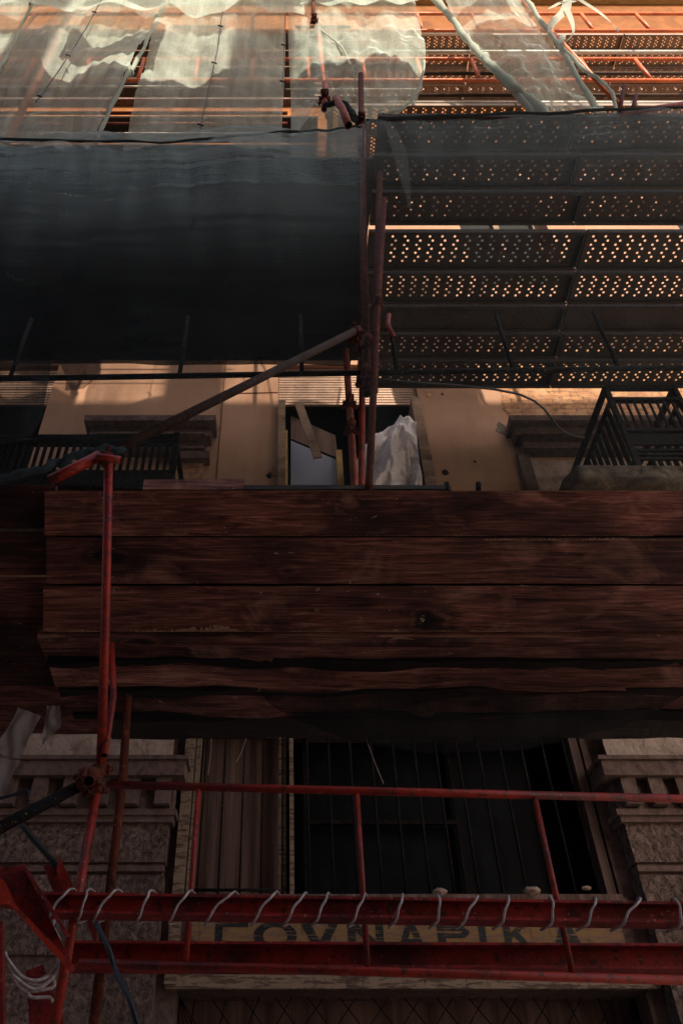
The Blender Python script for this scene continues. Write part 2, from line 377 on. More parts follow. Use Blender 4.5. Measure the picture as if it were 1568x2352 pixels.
# ------------------------------------------------------------------ the scaffolded house
house = thing('old_house', 'old orange plastered house with shuttered windows and ground floor shop behind the scaffolding', 'house', (0, D, 0))
def wall_mesh(x0, x1, z0, z1, ops, Y, depth):
    xs = sorted({x0, x1} | {o[0] for o in ops} | {o[1] for o in ops}); zs = sorted({z0, z1} | {o[2] for o in ops} | {o[3] for o in ops})
    m = MB()
    for i in range(len(xs) - 1):
        for j in range(len(zs) - 1):
            cx, cz = (xs[i] + xs[i+1]) / 2, (zs[j] + zs[j+1]) / 2
            if any(o[0] < cx < o[1] and o[2] < cz < o[3] for o in ops): continue
            m.face([(xs[i], Y, zs[j]), (xs[i+1], Y, zs[j]), (xs[i+1], Y, zs[j+1]), (xs[i], Y, zs[j+1])])
    for a, b_, c, d in ops:
        for q in ([(a,Y,c),(a,Y,d),(a,Y+depth,d),(a,Y+depth,c)], [(b_,Y,d),(b_,Y,c),(b_,Y+depth,c),(b_,Y+depth,d)],
                  [(a,Y,d),(b_,Y,d),(b_,Y+depth,d),(a,Y+depth,d)], [(b_,Y,c),(a,Y,c),(a,Y+depth,c),(b_,Y+depth,c)]): m.face(q)
    return m
up_ops = [(-.075, 1.42, 5.7, 8.79), (-4.3, -2.52, 5.7, 8.79)]
for x in (-7.6, -5.0, -2.4, .2): up_ops.append((x, x + 1.15, 17.3, 20.2))
for x in (-6.4, -3.6, -.6, 2.4, 5.4, 8.0): up_ops.append((x, x + 1.2, 10.4, 13.2))
wall_mesh(-14, 14, 4.6, 14, [o for o in up_ops if o[3] < 14], D, .4).build('middle_wall', M['plaster'], house)
wall_mesh(-14, 14, 14, 26, [o for o in up_ops if o[3] > 14], D, .4).build('upper_wall', M['orangewall'], house)
lo_ops = [(-.66, 2.17, 3.2, 4.45), (-.66, 2.17, .13, 2.68), (-4.5, -2.03, .13, 4.3), (3.75, 6.5, .13, 4.3)]
wall_mesh(-14, 14, 0, 4.6, lo_ops, D + .003, .5).build('lower_wall', M['stone'], house)
rm = MB()
rm.box((-14, 8.5, 0), (14, 8.7, 26)); rm.box((-14, 6.1, 4.9), (14, 8.5, 5.1)); rm.box((-14, 6.1, 9.2), (14, 8.5, 9.4)); rm.box((-14, 6.1, 25.7), (14, 8.5, 26))
rm.box((-14.2, D, 0), (-14, 8.5, 26)); rm.box((14, D, 0), (14.2, 8.5, 26))
rm.build('interior', M['void'], house)
# upper floor windows
for k, (a, b_, c, d) in enumerate(up_ops[2:]):
    fr = MB(); y = D + .2
    for q in ((a, a + .08), (b_ - .08, b_), ((a + b_) / 2 - .04, (a + b_) / 2 + .04)): fr.box((q[0], y, c), (q[1], y + .06, d))
    fr.box((a + .08, y + .002, d - .08), (b_ - .08, y + .058, d)); fr.box((a + .08, y + .002, c), (b_ - .08, y + .058, c + .08))
    fo = fr.build('window', M['oldpaint'], house)
    MB().box((a + .05, y + .07, c + .05), (b_ - .05, y + .08, d - .05)).build('pane', M['glass'], fo)
# cornice with dentils high up
cm = MB(); cm.box((-14, D - .22, 16.42), (14, D, 16.5)); cm.box((-14, D - .1, 16.2), (14, D, 16.26)); cm.box((-14, D - .16, 16.5), (14, D, 16.56))
for k in range(-70, 71): cm.box((k*.2 - .05, D - .16, 16.27), (k*.2 + .05, D, 16.415))
cm.build('dentil_cornice', M['oldplaster'], house)
MB().box((-14, D - .12, 16.0), (14, D, 16.06)).build('string_course', M['stone'], house)
cm = MB(); cm.box((-14, D - .25, 21.6), (14, D, 21.75)); cm.box((-14, D - .4, 21.75), (14, D, 22.1)); cm.build('eaves_cornice', M['yellow_timber'], house)
# middle storey: two roller shutter boxes
def roller(a, b_):
    m = MB(); z = 8.17
    while z < 8.76:
        m.box((a, D + .055, z), (b_, D + .085, z + .028)); m.box((a, D + .065, z + .028), (b_, D + .08, z + .042)); z += .042
    return m.build('roller_shutter', M['shutter'], house)
roller(-.07, 1.415); roller(-4.3, -2.525)
# plaster joints and holes
cr = MB(); cr.bar((-.665, D - .003, 6.2), (-.665, D - .003, 8.9), .006, .012, (0,1,0)); cr.bar((-.665, D - .004, 8.28), (-.08, D - .004, 8.3), .006, .01)
cr.build('plaster_joint', M['rust'], house)
def chip(u, v, r, se, mat='brick'):
    q = P(u, v, D - .004); m = MB()
    m.prism([q + Vector((r * math.cos(a * .4488) * (1 + .8 * nz(a * .9 + se, se)), 0, 1.3 * r * math.sin(a * .4488) * (1 + .8 * nz(a * 1.1, se)))) for a in range(14)][::-1], (0, .003, 0))
    m.build('plaster_chip', M[mat], house)
for k, (u, v, r, mt_) in enumerate(((1022, 1085, .03, 'iron'), (1015, 905, .012, 'iron'), (985, 905, .05, 'brick'), (628, 1085, .05, 'brick'), (618, 1092, .03, 'iron'), (1150, 985, .06, 'oldstone'), (500, 985, .045, 'brick'), (1172, 940, .07, 'brick'), (560, 870, .02, 'brick'), (760, 800, .03, 'brick'), (1090, 1060, .012, 'iron'), (205, 960, .03, 'brick'))): chip(u, v, r, k * 3.3, mt_)
# middle window joinery
wf = MB()
wf.bar(P(647, 925, D - .04), P(646, 1300, D - .04), .075, .09, (0,1,0)); jam = wf.build('door_jamb', M['timber'], house)
wf = MB(); wf.prism([(1.335, D - .06, 5.8), (1.46, D - .06, 5.8), (1.42, D - .06, 8.16), (1.33, D - .06, 8.16)], (0, .3, 0)); wf.build('door_jamb', M['timber'], house)
wf = MB(); wf.bar((.0, D + .1, 5.8), (.0, D + .1, 7.78), .05, .06, (0,1,0)); wf.bar((.545, D + .12, 5.8), (.545, D + .12, 7.5), .06, .07, (0,1,0)); wf.build('door_lining', M['yellow_timber'], house)
pz = MB(); pz.face([P(667, 1250, D + .14), P(778, 1250, D + .14), P(776, 1058, D + .14), P(668, 1012, D + .14)], [(0,0),(.5,0),(.5,1),(0,1.2)])
pz.build('ribbed_panel', M['bluepanel'], house)
pz = MB(); pz.face([P(668, 1008, D + .2), P(776, 1052, D + .2), P(770, 1000, D + .2), P(668, 955, D + .2)]); pz.build('inner_panel', M['curtain'], house)
# exposed masonry right of the middle window
bm_ = MB(); X0, X1 = 2.31, 4.6
def bp(s, t):
    x = X0 + (X1 - X0) * s; z = 7.66 + 1.4 * t
    if s == 0: x += .05 * nz(z * 5, 3) 
    return Vector((x, D - .006 - .012 * abs(nz(x * 9, z * 9)) - .004 * (0 < s < 1), z))
bm_.grid(bp, 46, 24); bm_.build('brick_patch', M['brick'], house)
op = MB()
def op_(s, t):
    x = 2.36 + 2.3 * s; z = 5.9 + 1.34 * t
    return Vector((x, D - .01 - .02 * abs(nz(x * 6, z * 6)), z))
op.grid(op_, 40, 30); op.build('pitted_plaster', M['oldplaster'], house)
def ledge(a, b_, name):
    m = MB(); m.box((a, D - .24, 7.58), (b_, D, 7.66)); m.box((a + .05, D - .15, 7.46), (b_ - .05, D, 7.58)); m.box((a + .1, D - .2, 7.43), (b_ - .1, D, 7.46)); m.box((a + .12, D - .09, 7.33), (b_ - .12, D, 7.43)); m.box((a + .1, D - .13, 7.30), (b_ - .1, D, 7.33))
    return m.build(name, M['stone'], house)
ledge(-2.0, -.69, 'window_hood'); ledge(2.24, 4.4, 'window_hood')
MB().box((2.29, D - .055, 5.9), (2.4, D, 7.3)).build('window_surround', M['stone'], house)
bk = MB(); bk.box((-1.06, D - .04, 6.0), (-.80, D, 7.18)); bk.build('brick_pilaster', M['brick'], house)
cp = MB(); cp.box((-1.12, D - .11, 7.18), (-.74, D, 7.28)); cp.build('pilaster_cap', M['stone'], house)
# shop front
def pier(a, b_):
    y = D - .14
    pm = MB()
    for z0, z1 in ((.13, 2.79), (2.84, 3.30), (3.38, 3.63)): pm.box((a, y, z0), (b_, D, z1))
    po = pm.build('pier', M['stucco'], house)
    gm = MB(); gm.box((a + .015, y + .015, 2.79), (b_ - .015, D, 2.84)); gm.box((a + .015, y + .02, 3.30), (b_ - .015, D, 3.38)); gm.box((a - .002, y - .012, 3.32), (b_ + .002, y + .02, 3.355)); gm.build('groove_band', M['stone'], po)
    cm = MB(); cm.box((a - .03, y - .03, 3.630), (b_ + .03, D, 3.670)); cm.box((a - .05, y - .05, 3.670), (b_ + .05, D, 3.710)); cm.box((a - .02, y - .02, 3.710), (b_ + .02, D, 3.910)); cm.box((a - .09, y - .12, 3.915), (b_ + .09, D, 4.020)); cm.box((a - .11, y - .14, 4.022), (b_ + .11, D, 4.050))
    n = int((b_ - a) / .17)
    for k in range(n):
        x = a + .02 + (b_ - a - .12) * k / (n - 1); cm.box((x, y - .09, 3.730), (x + .1, y - .02, 3.912))
    cm.build('capital', M['stone'], po)
    tm = MB()
    def fn(s, t): 
        x = a + .02 + (b_ - a - .04) * s; z = 4.05 + .5 * t; return Vector((x, y + .02 - .03 * nz(x * 8, z * 8), z))
    tm.grid(fn, 20, 8); tm.build('rubble_block', M['oldplaster'], po)
pier(-1.95, -.78); pier(2.27, 3.7)
# shop window: curtain bay, timber post, barred dark glass
MB().grid(lambda s, t: Vector((-.62 + .6 * s, D + .22 + .006 * math.sin(s * 34) + .004 * nz(s * 9, 2), 3.2 + 1.3 * t)), 60, 2).build('curtain', M['curtain'], house)
fr = MB(); fr.bar((-.02, D + .12, 3.2), (-.02, D + .12, 4.5), .055, .08, (0,1,0)); fr.bar((.045, D + .06, 3.2), (.045, D + .06, 4.5), .03, .08, (0,1,0)); fr.build('window_post', M['oldpaint'], house)
fr = MB(); fr.bar((-.69, D - .02, 2.7), (-.69, D - .02, 4.6), .07, .1, (0,1,0)); fr.bar((-.63, D + .02, 3.2), (-.63, D + .02, 4.5), .03, .08, (0,1,0)); fr.build('window_jamb', M['oldpaint'], house)
fr = MB(); fr.bar((2.12, D + .05, 3.2), (2.12, D + .05, 4.5), .06, .1, (0,1,0)); fr.bar((-.66, D + .02, 3.19), (2.17, D + .02, 3.19), .12, .05); fr.build('window_frame', M['curtain'], house)
fr = MB(); y = D + .3
for x in (.15, 1.25): fr.bar((x, y, 3.2), (x, y, 4.5), .03, .04, (0,1,0))
fr.bar((.165, y, 3.8), (1.235, y, 3.8), .04, .03); fr.build('inner_frame', M['iron'], house)
MB().box((.06, D + .36, 3.2), (2.17, D + .37, 4.5)).build('shop_pane', M['glass'], house)
gr = MB(); y = D + .04
for k in range(13): 
    x = .16 + k * .158; gr.tube([(x, y, 3.2), (x + .01 * nz(k, 2), y, 4.5)], .010, 6)
for k in range(5): x = -.58 + k * .14; gr.tube([(x, y, 3.2), (x, y, 4.5)], .0075, 6)
gr.tube([(-.62, y - .012, 4.33), (-.06, y - .012, 4.33)], .01, 6); gr.tube([(-.62, y - .012, 3.26), (-.06, y - .012, 3.26)], .01, 6)
gr.tube([(.07, y - .012, 3.93), (2.1, y - .012, 3.91)], .008, 6)
gr.build('window_bars', M['iron'], house)
MB().box((-.72, D - .05, 2.68), (2.25, D + .02, 2.80)).build('door_lintel', M['oldpaint'], house)
MB().box((-.7, D - .03, 3.16), (2.2, D + .05, 3.195)).build('window_sill', M['oldpaint'], house)
# doorway shutter mesh (diamond wire seen faintly)
dm = MB()
for k in range(-6, 30):
    x = -.66 + k * .2
    dm.bar((max(-.66, min(2.17, x)), D + .2, 1.6), (max(-.66, min(2.17, x + .9)), D + .2, 2.68), .006, .006); dm.bar((max(-.66, min(2.17, x + .9)), D + .21, 1.6), (max(-.66, min(2.17, x)), D + .21, 2.68), .006, .006)
dm.build('door_grille', M['iron'], house)
MB().box((-.66, D + .3, .13), (2.17, D + .32, 2.68)).build('door_leaf', M['curtain'], house)

# ------------------------------------------------------------------ shop sign
Ys = D - .06; zs0, zs1 = Z(2190, Ys), Z(2096, Ys)
sg = tag(MB().box((P(440,2140,Ys).x, Ys, zs0), (P(1428,2140,Ys).x, Ys + .03, zs1)).build('shop_sign', M['sign']), 'flaking ochre wooden shop sign with black capitals between the two red beams', 'sign')
LET = {'Γ': [[(0,0),(.22,0),(.22,1),(0,1)], [(.22,.8),(.95,.8),(.95,1),(.22,1)]],
 'Υ': [[(.38,0),(.62,0),(.62,.4),(.38,.4)], [(.38,.4),(.62,.4),(.24,1),(0,1)], [(.38,.4),(.62,.4),(1,1),(.76,1)]],
 'V': [[(.38,0),(.62,0),(.24,1),(0,1)], [(.38,0),(.62,0),(1,1),(.76,1)]],
 'N': [[(0,0),(.22,0),(.22,1),(0,1)], [(.78,0),(1,0),(1,1),(.78,1)], [(.22,1),(.22,.66),(.78,0),(.78,.34)]],
 'A': [[(0,0),(.24,0),(.62,1),(.38,1)], [(.76,0),(1,0),(.62,1),(.38,1)], [(.2,.22),(.8,.22),(.72,.4),(.28,.4)]],
 'P': [[(0,0),(.24,0),(.24,1),(0,1)], [(.24,.82),(.8,.82),(.95,.66),(.24,.66)], [(.24,.42),(.8,.42),(.95,.58),(.24,.58)], [(.72,.58),(.95,.58),(.95,.66),(.72,.66)]],
 'I': [[(.3,0),(.65,0),(.65,1),(.3,1)]],
 'K': [[(0,0),(.24,0),(.24,1),(0,1)], [(.24,.4),(.24,.62),(.74,1),(1,1)], [(.34,.5),(.5,.64),(1,0),(.72,0)]]}
def letter(ch, u0, u1):
    x0, x1 = P(u0, 2140, Ys).x, P(u1, 2140, Ys).x; m = MB(); zl, zh = Z(2184, Ys), Z(2116, Ys)
    polys = LET.get(ch)
    if ch == 'O':
        polys = []
        for k in range(24):
            a, b_ = 2*math.pi*k/24, 2*math.pi*(k+1)/24
            polys.append([(.5+.5*math.cos(a), .5+.5*math.sin(a)), (.5+.5*math.cos(b_), .5+.5*math.sin(b_)), (.5+.28*math.cos(b_), .5+.3*math.sin(b_)), (.5+.28*math.cos(a), .5+.3*math.sin(a))])
    for i, p in enumerate(polys): m.face([(x0 + (x1 - x0) * q[0], Ys - .002 - (.0002 * i if ch != 'O' else 0), zl + (zh - zl) * q[1]) for q in p])
    m.build('letter', M['letter'], sg)
for ch, a, b_ in (('Γ',494,574),('O',582,682),('V',688,780),('N',798,880),('A',910,975),('P',1003,1080),('I',1085,1130),('K',1155,1222),('A',1262,1335)): letter(ch, a, b_)

# ------------------------------------------------------------------ balconies
bal = thing('balcony', 'black iron balcony on a broken stone slab at the right edge beneath the perforated deck', 'balcony', (3.2, 4.9, 5.9))
def slab(s, t):
    a = t * 2 * math.pi; x = 2.2 + 2.6 * s
    hy, hz = .62, .09
    y = 4.95 - hy * max(-1, min(1, 1.3 * math.cos(a))); z = 5.93 + hz * max(-1, min(1, 1.3 * math.sin(a)))
    k = .05 * nz(x * 4, y * 5, z * 9) + .03 * nz(x * 13, y * 13, z * 20)
    if s in (0, 1): y = 4.95 + (y - 4.95) * .75
    return Vector((x + (k * .9 if s == 0 else 0), y + k * .6, z + k * .8))
m = MB(); m.grid(slab, 60, 40); m.face([slab(0, k / 40) for k in range(40)]); m.build('slab', M['oldstone'], bal)
m = MB(); yb, zt, zb, xa, xb = 4.4, 7.02, 6.02, 2.77, 3.36
for x in (xa, xb): m.bar((x, yb, zb), (x, yb, zt), .04, .04, (0,1,0))
for z in (zt, 6.86, 6.47): m.bar((xa, yb, z), (xb, yb, z), .045, .035)
m.box((xa, yb - .01, 6.30), (xb, yb + .01, 6.43))
for z in (6.24, 6.19, 6.14): m.bar((xa, yb, z), (4.3, yb, z), .02, .02)
for x in (xa, xb):
    m.bar((x, yb, zt), (x, D, zt), .045, .04); m.bar((x, yb, 6.86), (x, D, 6.86), .03, .03); m.bar((x, yb, 6.14), (x, D, 6.14), .03, .03)
    m.bar((x, D - .03, 6.0), (x, D - .03, zt), .04, .04, (0,1,0))
m.build('railing', M['iron'], bal)
for k in range(8): MB().bar((xa + .06 + k * .065, yb, 6.47), (xa + .06 + k * .065, yb, 6.86), .016, .016, (0,1,0)).build('baluster', M['iron'], bal)
for x in (xa, xb):
    for k in range(9): MB().bar((x, yb + .1 + k * .1, 6.1), (x, yb + .1 + k * .1, 6.86), .016, .05, (0,1,0)).build('baluster', M['iron'], bal)
bal2 = thing('balcony', 'black iron balcony railing at the left edge below the dark net', 'balcony', (-2.5, 4.9, 5.9))
m = MB(); yb = 4.75; x1 = P(400, 1050, yb).x
zt, zb = Z(1015, yb), Z(1088, yb)
for z in (zt, zb, zt - .02): m.bar((-5.2, yb, z), (x1 + .02, yb, z), .05, .04)
m.bar((-5.2, yb, zt + .05), (x1, yb, zt + .05), .06, .03); m.box((-5.2, yb - .03, zb - .22), (x1, yb - .01, zb - .02))
m.bar((x1, yb, zb - .2), (x1, yb, zt + .1), .05, .05, (0,1,0)); m.bar((x1, yb, zt), (x1, D, zt), .04, .04); m.bar((x1, yb, zb), (x1, D, zb), .04, .04)
m.build('railing', M['iron'], bal2)
x = x1 - .07; k = 0
while x > -4.6:
    if k % 17 not in (8,): MB().bar((x, yb, zb), (x, yb, zt), .026, .02, (0,1,0)).build('baluster', M['iron'], bal2)
    x -= .062; k += 1
MB().box((-5.2, yb, zb - .3), (x1 + .05, D, zb - .2)).build('slab', M['oldstone'], bal2)

# ------------------------------------------------------------------ scaffold decks
def plank_mesh(length, width, holes=True, pitch=.062):
    """steel plank lying on its flanges: sheet pierced by real holes in zigzag pairs"""
    m = MB(); r = .0108; col = .105; sub = (.0475, .0575)
    if holes:
        ncol = int((length - .06) / col); x = (length - ncol * col) / 2
        e = .028; rows = max(2, int((width - 2 * e) / pitch)); rp = (width - 2 * e) / rows
        for c in range(ncol):
            for h in range(2):
                xa, xb = (x, x + sub[0]) if h == 0 else (x + sub[0], x + col)
                cx = xa + sub[0] - .014 if h == 0 else xa + .014
                ys = [e + k * rp for k in range(rows + 1)] if h == 0 else [e] + [e + (k + .5) * rp for k in range(rows)] + [width - e]
                for q in range(len(ys) - 1):
                    ya, yc = ys[q], ys[q+1]
                    if yc - ya < rp * .7: m.face([(xa, ya, 0), (xb, ya, 0), (xb, yc, 0), (xa, yc, 0)]); continue
                    cy = (ya + yc) / 2; ring = [(cx + r * math.cos(math.pi/4*k + math.pi/8 - math.pi*.75), cy + r * math.sin(math.pi/4*k + math.pi/8 - math.pi*.75), 0) for k in range(8)]
                    cor = [(xa, ya, 0), (xb, ya, 0), (xb, yc, 0), (xa, yc, 0)]
                    for s_ in range(4):
                        i0 = 2 * s_; a = ring[i0]; b2 = ring[(i0 + 1) % 8]; c2 = ring[(i0 + 2) % 8]
                        m.face([cor[s_], cor[(s_+1) % 4], b2, a]); m.face([cor[(s_+1) % 4], c2, b2])
            x += col
        x0 = (length - ncol * col) / 2
        for a, b_ in ((0, x0), (length - x0, length)): m.face([(a, e, 0), (b_, e, 0), (b_, width - e, 0), (a, width - e, 0)])
        for a, b_ in ((0, e), (width - e, width)): m.face([(0, a, 0), (length, a, 0), (length, b_, 0), (0, b_, 0)])
    else: m.face([(0, 0, 0), (length, 0, 0), (length, width, 0), (0, width, 0)])
    return m
def plank_sides(length, width, d=.055):
    m = MB()
    for y0, y1 in ((0, .003), (width - .003, width)): m.box((0, y0, -d), (length, y1, -.001))
    for y0, y1 in ((.003, .022), (width - .022, width - .003)): m.box((0, y0, -d), (length, y1, -d + .003))
    return m
def plank_ends(length, width, d=.055):
    m = MB()
    for x in (.002, length - .012): m.box((x, .024, -d + .008), (x + .01, width - .024, -.002))
    return m
_cache = {}
def plank(x0, y0, z, length, width, label, group, mat='steel', holes=True, yaw=0.):
    key = (round(length, 2), round(width, 2), mat, holes)
    t = thing('scaffold_plank', label, 'plank', (x0, y0, z), group); t.rotation_euler = (0, 0, yaw)
    if key not in _cache:
        BASE['_o'] = Vector((0, 0, 0)); 
        class _P: name = '_o'
        res = []
        for nm, mb in (('perforated_sheet' if holes else 'sheet', plank_mesh(length, width, holes, .062 if mat == 'steel' else .04)), ('side_rail', plank_sides(length, width)), ('end_cap', plank_ends(length, width))):
            me = bpy.data.meshes.new(nm); me.from_pydata(mb.v, [], mb.f); me.materials.append(M[mat]); res.append((nm, me))
        _cache[key] = res
    for nm, me in _cache[key]:
        o = bpy.data.objects.new(nm, me); C.objects.link(o); o.parent = t
    return t
ORD = ['first', 'second', 'third', 'fourth', 'fifth', 'sixth', 'seventh', 'eighth']
ZD = 7.85
rows = [(2.44, .27, 1312), (2.735, .27, 1316), (3.03, .28, 1326), (3.372, .36, 1328), (3.76, .31, 1306), (4.10, .27, 1290), (4.40, .28, 1284), (4.71, .32, 1272)]
vmid = [300, 390, 475, 585, 665, 730, 790, 850]
for i, (y, wd, uj) in enumerate(rows):
    t_ = P(uj, vmid[i], y + wd / 2); k = (ZD - 1.6) / (t_.z - 1.6); xj = t_.x * k; holes = i != 5
    tx = 'perforated steel deck plank' if holes else 'plain unpierced deck plank'
    plank(.70, y, ZD, round(xj - .704, 2), wd, f'{tx} in the {ORD[i]} row from the street, left of the joint', 'planks of the main deck', 'steel', holes)
    plank(xj + .004, y, ZD, 2.6, wd, f'{tx} in the {ORD[i]} row from the street, right of the joint', 'planks of the main deck', 'steel', holes)
# left bay: solid boards behind the dark net
for i in range(7):
    y = 2.77 + i * .277
    m = MB().box((-4.2, y, ZD - .04 - .008 * (i % 2)), (.698 - .004 * (i % 3), y + .268, ZD + .008 * (i % 3)))
    tag(m.build('deck_board', M['old_deck']), f'dark solid deck board in the {ORD[i]} row behind the left dark net', 'board', 'solid boards of the left bay')
# deck two, deck three
for i in range(4):
    y = 3.37 + i * .31
    for j, x in enumerate((.45, 2.45, 4.45)):
        plank(x, y, 10.5, 1.98, .3, f'brown perforated plank of the low upper deck, {ORD[i]} row back, {("left","middle","right")[j]} length', 'planks of the upper decks', 'brownsteel')
for i in range(4):
    y = 3.95 + i * .235
    for j, x in enumerate((.55, 2.75, 4.95, 7.15)):
        plank(x, y, 14.6 + (.03 if i % 2 else 0), 2.18, .226, f'brown perforated plank of the topmost deck, {ORD[i]} row back, {ORD[j]} from left', 'planks of the upper decks', 'brownsteel')
for i in range(4):
    y = 3.96 + i * .22
    m = MB().box((-9, y, 14.57), (.45, y + .2, 14.61))
    tag(m.build('deck_board', M['old_deck']), f'brown deck board high behind the pale nets, {ORD[i]} row from the street', 'board', 'boards behind the pale nets')
for i in range(3):
    y = 3.5 + i * .3
    m = MB().box((-7, y, 10.46), (.35, y + .27, 10.5))
    tag(m.build('deck_board', M['old_deck']), f'brown deck board just above the dark net, {ORD[i]} row from the street', 'board', 'boards behind the pale nets')

# ------------------------------------------------------------------ tubes, ladder beams, couplers
def coupler(m, p, d1, d2, k=1.):
    """swivel clamp: two short sleeves with bolts"""
    p = Vector(p); d1 = Vector(d1).normalized(); d2 = Vector(d2).normalized(); n = d1.cross(d2)
    n = n.normalized() if n.length > .01 else Vector((0, -1, 0))
    m.tube([p - d1 * .032 * k, p - d1 * .028 * k, p + d1 * .028 * k, p + d1 * .032 * k], [.032 * k, .037 * k, .037 * k, .032 * k], 12)
    q = p + n * .058 * k; m.tube([q - d2 * .03 * k, q + d2 * .03 * k], .034 * k, 12); m.bar(p, q, .03 * k, .045 * k)
    for s_ in (-1, 1):
        for c, dd in ((p, d1), (q, d2)):
            o = dd.cross(n) * .04 * k * s_; m.bar(c + o - n * .012 * k, c + o + n * .012 * k, .02 * k, .05 * k)
        b0 = p + d1.cross(n) * .046 * k * s_; m.tube([b0 + n * .03 * k, b0 - n * .055 * k], .007 * k, 6); m.tube([b0 - n * .03 * k, b0 - n * .044 * k], .015 * k, 6)
def pole(pts, r, mat, label, group=None, name='scaffold_tube', hollow=True, clamps=()):
    m = MB().tube(pts, r, 14, hollow); o = tag(m.build(name, M[mat]), label, 'scaffold tube', group)
    for q, d2 in clamps:
        q = Vector(q); a, b_ = Vector(pts[0]), Vector(pts[-1]); d = b_ - a
        cm = MB(); coupler(cm, q, d, d2, r / .027); cm.build('coupler', M['rust'], o)
    return o
def ladder(x0, x1, Y, zt, zb, mat, label, xs, rc=.024, rr=.013, tilt=0., group=None, rb=None, top=True):
    t = thing('ladder_beam', label, 'lattice beam', ((x0 + x1) / 2, Y, zb), group)
    dz = lambda x: tilt * (x - x0)
    if top: MB().tube([(x0, Y, zt + dz(x0)), (x1, Y, zt + dz(x1))], rc, 12, True).build('top_tube', M[mat], t)
    MB().tube([(x0, Y, zb + dz(x0)), (x1, Y, zb + dz(x1))], rb or rc, 12, True).build('bottom_tube', M[mat], t)
    for x in xs: MB().tube([(x, Y, zt + dz(x)), (x, Y, zb + dz(x))], rr, 10).build('rung', M[mat], t)
    return t
YL = 2.42
a = P(245, 1802, YL); b_ = P(1620, 1836, YL); zt = a.z; tl = (b_.z - a.z) / (b_.x - a.x)
ladder(a.x, b_.x, YL, zt, Z(2212, YL), 'red', 'long red ladder beam with upright rungs across the shop front', [P(450, 1900, YL).x, P(824, 1900, YL).x, P(1242, 1900, YL).x, P(1650, 1900, YL).x], .0125, .0085, tl, rb=.012)
YG = 2.66
a = P(0, 886, YG); b_ = P(1620, 842, YG)
xs = []; x = P(30, 840, YG).x - .05
for u in (45, 420, 692, 905, 1165, 1403, 1640): xs.append(P(u, 810, YG).x)
ladder(P(-120, 886, YG).x, b_.x, YG, Z(735, YG), Z(872, YG), 'iron', 'dark guard rail with upright pegs under the main deck edge', xs, .016, .012, (b_.z - a.z) / (b_.x - a.x) * .6, top=False)
YU = 3.12
for nm, va, vb, lab in (('u', 32, 71, 'orange ladder beam at the very top before the orange wall'), ('l', 136, 185, 'orange ladder beam crossing in front of the topmost deck')):
    xs = [P(u, (va + vb) / 2, YU).x for u in range(-60, 1700, 128)]
    ladder(P(-150, va, YU).x, P(1700, va, YU).x, YU, Z(va, YU), Z(vb, YU), 'orange', lab, xs, .02, .02)
for k, (v, u0, u1, mat, r, lab) in enumerate(((78, 735, 1130, 'galv', .022, 'short pale rail under the topmost ladder beam'), (120, 738, 1620, 'galv', .024, 'long pale rail across the topmost deck'), (169, 960, 1620, 'greypipe', .02, 'brownish rail between the rows of the topmost deck'),
        (219, 950, 1620, 'greypipe', .018, 'brown rail just above the dentil cornice strip'), (237, 890, 1620, 'galv', .022, 'pale rail just above the low upper deck'),
        (140, -80, 480, 'pink', .011, 'thin pale rail behind the second pale net'), (199, -80, 520, 'galv', .010, 'thin white rail low behind the leftmost nets'), (180, 200, 690, 'galv', .010, 'thin white rail crossing the dark gap between nets'),
        (260, -80, 660, 'rust', .018, 'dark rail near the bottom of the pale nets'), (283, -80, 660, 'pink', .010, 'thin pink rail second from the bottom of the pale nets'), (306, -80, 640, 'galv', .008, 'thinnest rail just above the left dark net'), (77, -80, 700, 'rust', .016, 'dark rail high behind the pale nets'), (205, 655, 960, 'galv', .008, 'thin pale rail behind the bulging net'))):
    Y = 3.4; pole([P(u0, v, Y), P(u1, v, Y)], r, mat, lab, 'horizontal scaffold rails')
# pale net wires left of the centre
pole([P(190, -30, 3.02), P(14, 330, 3.02)], .034, 'orange', 'orange slanting standard behind the leftmost pale net', 'scaffold standards')
pole([P(728, 40, 3.02), P(752, 270, 3.02)], .022, 'orange', 'orange standard behind the bulging net', 'scaffold standards')
pole([P(1180, -20, 3.05), P(1440, 262, 3.05)], .024, 'orange', 'orange standard wrapped by the right hand net', 'scaffold standards')
pole([P(718, -20, 2.75), P(720, 52, 2.75)], .02, 'rust', 'short dark tube end hanging at the top centre', 'scaffold standards', clamps=[(P(722, 46, 2.75), (1, 0, .1))])
# centre standards
p1 = [P(828, 172, 2.44), P(831, 400, 2.44), P(838, 640, 2.44), P(842, 900, 2.44)]
pole([P(828, 172, 2.66), P(834, 560, 2.66), P(841, 905, 2.66)], .025, 'rust', 'tall dark standard rising past the dark nets at the centre', 'scaffold standards', clamps=[(P(829, 282, 2.66), (1, 0, 0)), (P(838, 800, 2.66), (1, .2, 0)), (P(840, 872, 2.66), (1, 0, 0))])
pole([P(882, 458, 2.50), P(866, 720, 2.52), P(838, 1300, 2.56)], .018, 'rust', 'leaning dark standard with open end beside the perforated deck', 'scaffold standards', clamps=[(P(867, 700, 2.52), (1, 0, .2))])
pole([P(872, 400, 2.6), P(858, 900, 2.6)], .022, 'rust', 'dark standard behind the leaning one', 'scaffold standards')
pole([P(786, 690, 4.45), P(804, 960, 4.45), P(822, 1240, 4.45)], .030, 'pink', 'reddish clamped standard in front of the middle window', 'scaffold standards', clamps=[(P(802, 928, 4.42), (1, 0, 0)), (P(806, 988, 4.42), (1, 0, 0))])
pole([P(832, 690, 4.35), P(831, 960, 4.35), P(829, 1240, 4.35)], .027, 'red', 'dark red standard close beside the reddish clamped one', 'scaffold standards')
